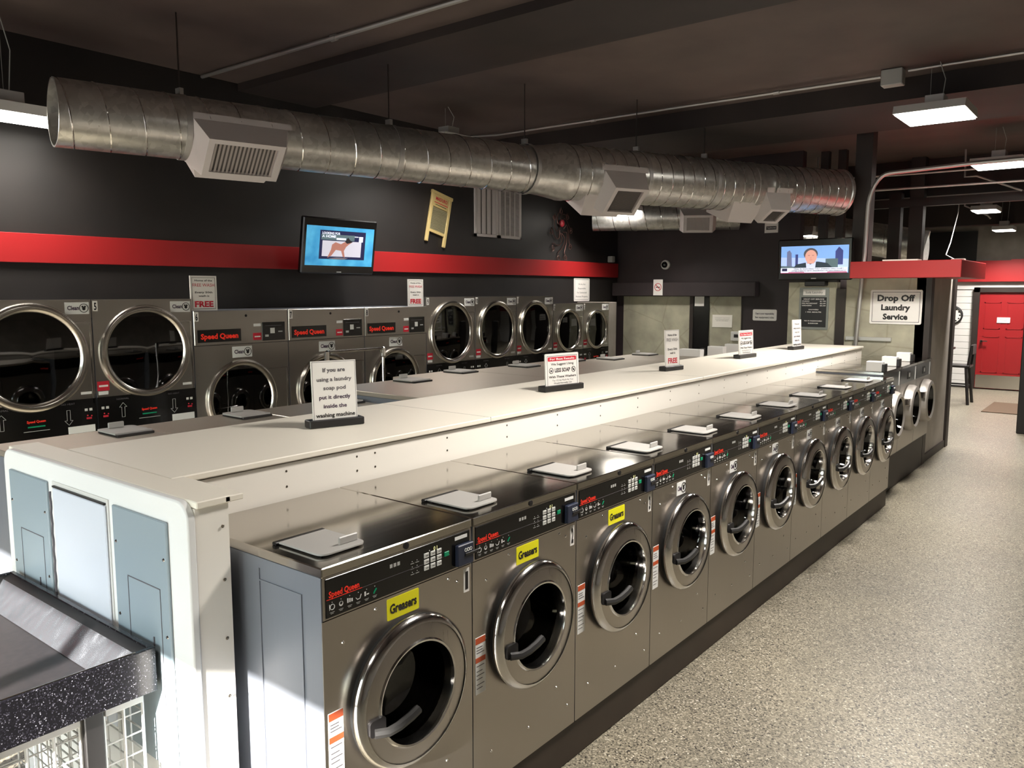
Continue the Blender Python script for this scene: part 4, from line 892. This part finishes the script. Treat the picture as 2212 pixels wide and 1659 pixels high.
t = thing('thermostat', 'white thermostat on the narrow mottled panel behind the far less soap sign', 'thermostat', (XR-.06, 3.05, 1.27)); MB().box((0, -.07, 0), (.03, .10, .14), 'white_paint', .006).build('casing', t); MB().box((-.002, -.02, .05), (0, .05, .10), 'ink').build('display', t)
t = thing('wall_bracket', 'small grey metal bracket at the right end of the red wall band', 'bracket', (9.95, YL-.06, 2.49)); MB().box((0, -.04, 0), (.09, .055, .10), 'grey_plastic', .01).build('plate', t)
wall_sign('price_board', 'black letter board with drop off prices in a grey frame on the mottled wall', MP(1.46, 1.545), .36, .52, [], lambda q, y: (q.box((-.155, y-.002, .03), (.155, y, .40), 'board_black'), q.box((-.135, y-.002, .425), (.135, y, .495), 'sign_white'), q.text('Suds Laundry', (0, y-.0022, .447), X, Z, .026, 'ink', .21), q.text('DROP OFF SERVICE', (0, y-.0022, .37), X, Z, .014, 'sign_white', .25, bold=.02),
    [ (q.text(a, (-.145, y-.0022, z), X, Z, .013, 'sign_white', w_, 'L', .02), q.text(b, (.145, y-.0022, z), X, Z, .013, 'sign_white', .07, 'R', .02)) for a, b, z, w_ in (('CLEAN', '$1.90', .345, .09), ('FIRE RETARDANT', '$2.00', .318, .19), ('GREASERS', '$2.50', .291, .12))], q.text('SHOWERS', (0, y-.0022, .24), X, Z, .013, 'sign_white', .12, bold=.02), q.text('1 PER MINUTE', (0, y-.0022, .21), X, Z, .013, 'sign_white', .19, bold=.02), q.text('WI FI PASSWORD', (0, y-.0022, .10), X, Z, .013, 'sign_white', .22, bold=.02), q.text('SUDSROOM', (0, y-.0022, .07), X, Z, .013, 'sign_white', .12, bold=.02)), fr=False, r=.01, mt_='grey_frame')
wall_sign('drop_off_sign', 'large white Drop Off Laundry Service sign under the red canopy', MP(.515, 1.635), .565, .40, [('Drop Off', .68, .17, .72, 'ink', .045), ('Laundry', .41, .16, .56, 'ink', .045), ('Service', .14, .16, .48, 'ink', .045)], r=.02)
tag(MB().box((8.5, .25, 2.361), (8.7, .62, 2.378), 'white_laminate').build('flat_box'), 'flat pale box lying on the red canopy beside the pipe', 'box')
tag(MB().box((9.3, -.08, 2.361), (9.4, .06, 2.40), 'white_paint', .003).build('small_box'), 'small white box on the red canopy under the thin cable', 'box')
# clock, stool, mat, bin on the far side
t = thing('wall_clock', 'round black wall clock on the white boards by the red door', 'clock', (XB-.02, 1.42, 1.52)); MB().lathe([(.19, 0), (.2, .03), (.17, .04), (.16, .02)], (0, 0, 0), NX, 'black_plastic', 32).build('rim', t); MB().disc((-.01, 0, 0), .165, NX, 'sign_white', 32, .004).build('face', t)
b = MB()
for k in range(12): a = pi*k/6; b.box((-.017, .135*cos(a)-.014, .135*sin(a)-.014), (-.014, .135*cos(a)+.014, .135*sin(a)+.014), 'ink')
b.build('numerals', t)
t = thing('bar_stool', 'black wooden bar stool with a backrest beside the red door', 'stool', (14.95, .85, 0))
MB().box((-.2, -.24, .66), (.2, .22, .705), 'stool_black', .01).build('seat', t)
for sx_ in (-1, 1):
    for sy in (-1, 1):
        o = MB(); o.M = Matrix.Identity(4); a = Vector((sx_*.16, sy*.17-.01, .66)); c = Vector((sx_*.22, sy*.23-.02, 0)); o.tube([a, c], .026, 'stool_black', 6); o.build('leg', t)
MB().tube([(-.2, -.2, .33), (.2, -.2, .33), (.2, .18, .33), (-.2, .18, .33), (-.2, -.2, .33)], .016, 'stool_black', 6).build('footrest', t)
b = MB()
for x in (-.17, .17): b.tube([(x, -.21, .68), (x, -.25, 1.06)], .022, 'stool_black', 6)
b.box((-.19, -.275, .9), (.19, -.235, 1.07), 'stool_black', .008); b.build('backrest', t)
t = thing('bar_table', 'dark high table edge beside the bar stool', 'table', (14.9, 1.35, 0)); MB().box((-.35, -.42, .96), (.35, .4, 1.0), 'stool_black', .008).build('tabletop', t); MB().cyl((0, .1, 0), (0, .1, .96), .05, 'stool_black').build('leg', t); MB().cyl((0, .1, 0), (0, .1, .03), .25, 'stool_black').build('base', t)
tag(MB().box((13.95, -.75, .002), (15.4, .28, .014), 'mat_brown', .004).build('door_mat'), 'brown rubber mat on the floor in front of the red door', 'mat')
t = thing('trash_bin', 'black trash bin with a white liner at the right edge', 'bin', (11.3, -.88, 0)); MB().lathe([(.001, 0), (.21, 0), (.26, .72), (.27, .73), (.27, .76), (.25, .76)], (0, 0, 0), Z, 'stool_black', 32).build('body', t)
b = MB(); b.lathe([(.272+.012*math.sin(1), .60), (.29, .68), (.275, .765), (.24, .765)], (0, 0, 0), Z, 'bag_white', 24); b.build('liner', t); MB().lathe([(.27, .76), (.25, .9), (.13, 1.0), (.12, .96)], (0, 0, 0), Z, 'stool_black', 32).build('hood', t)
tag(MB().box((11.9, -.62, 0), (12.5, -.45, 1.6), 'stool_black', .01).build('vending_cabinet'), 'dark tall cabinet edge at the right border behind the bin', 'cabinet')

# ------------------------------------------------------------------ rolling garment rail in front of dryers 7 and 8
t = thing('laundry_cart', 'chrome laundry cart rail standing before the dryers numbered 7 and 8', 'cart', (2.97, 3.3, 0))
b = MB()
for x in (-.30, .30): b.tube([(x, 0, .12), (x, 0, 1.5)], .013, 'chrome', 8)
b.tube([(-.30, 0, 1.47), (-.27, 0, 1.535), (.27, 0, 1.535), (.30, 0, 1.47)], .013, 'chrome', 8)
for x in (-.3, .3): b.lathe([(.001, .03), (.022, .02), (.022, -.05), (.014, -.06)], (x, 0, 1.52), Z, 'chrome', 10)
b.build('frame', t)
b = MB()
for zz in (.35, .5, .65, .8): b.tube([(-.3, -.25, zz), (.3, -.25, zz), (.3, .25, zz), (-.3, .25, zz), (-.3, -.25, zz)], .005, 'chrome', 5)
for k in range(9):
    x = -.3+.6*k/8
    for yy in (-.25, .25): b.tube([(x, yy, .35), (x, yy, .8)], .003, 'chrome', 4)
for k in range(7): b.tube([(-.3, -.25+k*.083, .35), (.3, -.25+k*.083, .35)], .003, 'chrome', 4)
b.build('basket', t)
for x in (-.27, .27):
    for yy in (-.2, .2):
        w_ = MB().lathe([(.001, -.012), (.05, -.012), (.05, .012), (.001, .012)], (x, yy, .05), X, 'dark_rubber', 16); w_.tube([(x, yy, .05), (x, yy, .35)], .008, 'chrome', 6); w_.build('caster', t)

# ------------------------------------------------------------------ folding table with raised speckled rim, bottom left
TX1, TY0, TY1, TZ, TX0 = -.217, .55, 1.66, .912, -1.75
t = thing('folding_table', 'folding table with speckled black rim and dark top at the lower left', 'table', (0, 0, 0))
# sloped inner walls: rim top outer at TX1, floor lower by .075
sl = .10; dz = .085
b = MB().box((TX0+sl, TY0+.02, TZ-dz-.03), (TX1-sl, TY1-.02, TZ-dz), 'table_top'); b.build('tabletop', t)
def wedge(name, P, F, m_):
    MB().add(P, F, m_).build(name, t, 25)
# front rim (faces -y)
b = MB(); b.box((TX0, TY0, TZ-.142), (TX1, TY0+.018, TZ), 'speckled_laminate', .002); b.build('front_rim', t)
b = MB(); b.box((TX1-.018, TY0+.018, TZ-.142), (TX1, TY1, TZ), 'speckled_laminate', .002); b.build('end_rim', t)
b = MB(); b.box((TX0, TY1-.018, TZ-.142), (TX1-.018, TY1, TZ), 'speckled_laminate', .002); b.build('back_rim', t)
wedge('end_slope', [(TX1-.018, TY0+.018, TZ-.004), (TX1-.018, TY1-.018, TZ-.004), (TX1-.05, TY1-.018, TZ-.014), (TX1-.05, TY0+.018, TZ-.014), (TX1-sl-.03, TY1-.018, TZ-dz), (TX1-sl-.03, TY0+.018, TZ-dz)], [(0, 3, 2, 1)], 'black_plastic')
MB().add([(TX1-.05, TY0+.018, TZ-.014), (TX1-.05, TY1-.018, TZ-.014), (TX1-sl-.03, TY1-.018, TZ-dz+.002), (TX1-sl-.03, TY0+.018, TZ-dz+.002)], [(0, 3, 2, 1)], 'slope_metal').build('metal_slope', t)
MB().add([(TX0, TY0+.018, TZ-.004), (TX1-.018, TY0+.018, TZ-.004), (TX1-sl, TY0+.06, TZ-dz+.001), (TX0, TY0+.06, TZ-dz+.001)], [(0, 1, 2, 3)], 'black_plastic').build('front_slope', t)
MB().add([(TX0, TY1-.018, TZ-.004), (TX1-.018, TY1-.018, TZ-.004), (TX1-sl, TY1-.10, TZ-dz+.001), (TX0, TY1-.10, TZ-dz+.001)], [(3, 2, 1, 0)], 'black_plastic').build('back_slope', t)
MB().tube([(TX0, TY0+.009, TZ+.001), (TX1-.06, TY0+.009, TZ+.001)], .0025, 'chrome', 5).build('rim_bead', t)
for x in (-.40, -.69, -1.2, -1.6):
    for y in (TY0+.03, TY1-.09): MB().box((x-.028, y, 0), (x+.028, y+.05, TZ-.142), 'black_plastic', .003).build('leg', t)
# wire baskets stored underneath
def basket(label, x0, x1, y0, y1, z0, z1):
    t = thing('wire_basket', label, 'basket', (x0, y0, 0), 0, 'white wire baskets under the folding table'); w, d = x1-x0, y1-y0
    MB().box((0, -.012, z1-.035), (w, .0, z1), 'white_paint', .003).build('top_band', t)
    b = MB(); nx, nz = max(2, int(w/.06)), int((z1-z0)/.06)
    for i in range(nx+1): b.tube([(w*i/nx, 0, z0), (w*i/nx, 0, z1)], .005, 'white_paint', 5); b.tube([(w*i/nx, d, z0), (w*i/nx, d, z1)], .0035, 'white_paint', 5); b.tube([(w*i/nx, 0, z0), (w*i/nx, d, z0)], .003, 'white_paint', 4)
    for k in range(nz+1):
        z = z0+(z1-z0)*k/nz; b.tube([(0, 0, z), (w, 0, z), (w, d, z), (0, d, z), (0, 0, z)], .003, 'white_paint', 5)
    for i in range(6): b.tube([(0, d*i/6, z0), (0, d*i/6, z1)], .003, 'white_paint', 4); b.tube([(w, d*i/6, z0), (w, d*i/6, z1)], .003, 'white_paint', 4)
    b.build('wire_mesh', t)
    b = MB()
    for xx in (.03, w-.03):
        for yy in (.05, d-.05): b.tube([(xx, yy, .05), (xx, yy, z0)], .008, 'chrome', 6); b.lathe([(.001, -.01), (.045, -.01), (.045, .01), (.001, .01)], (xx, yy, .046), X, 'dark_rubber', 14)
    b.build('casters', t)
basket('white wire basket under the table end beside the white end cabinet', -.365, -.245, .60, 1.1, .3, .765)
basket('white wire basket between the two dark table legs', -.655, -.435, .60, 1.1, .3, .765)
basket('white wire basket at the lower left corner under the table', -1.15, -.73, .60, 1.1, .3, .765)
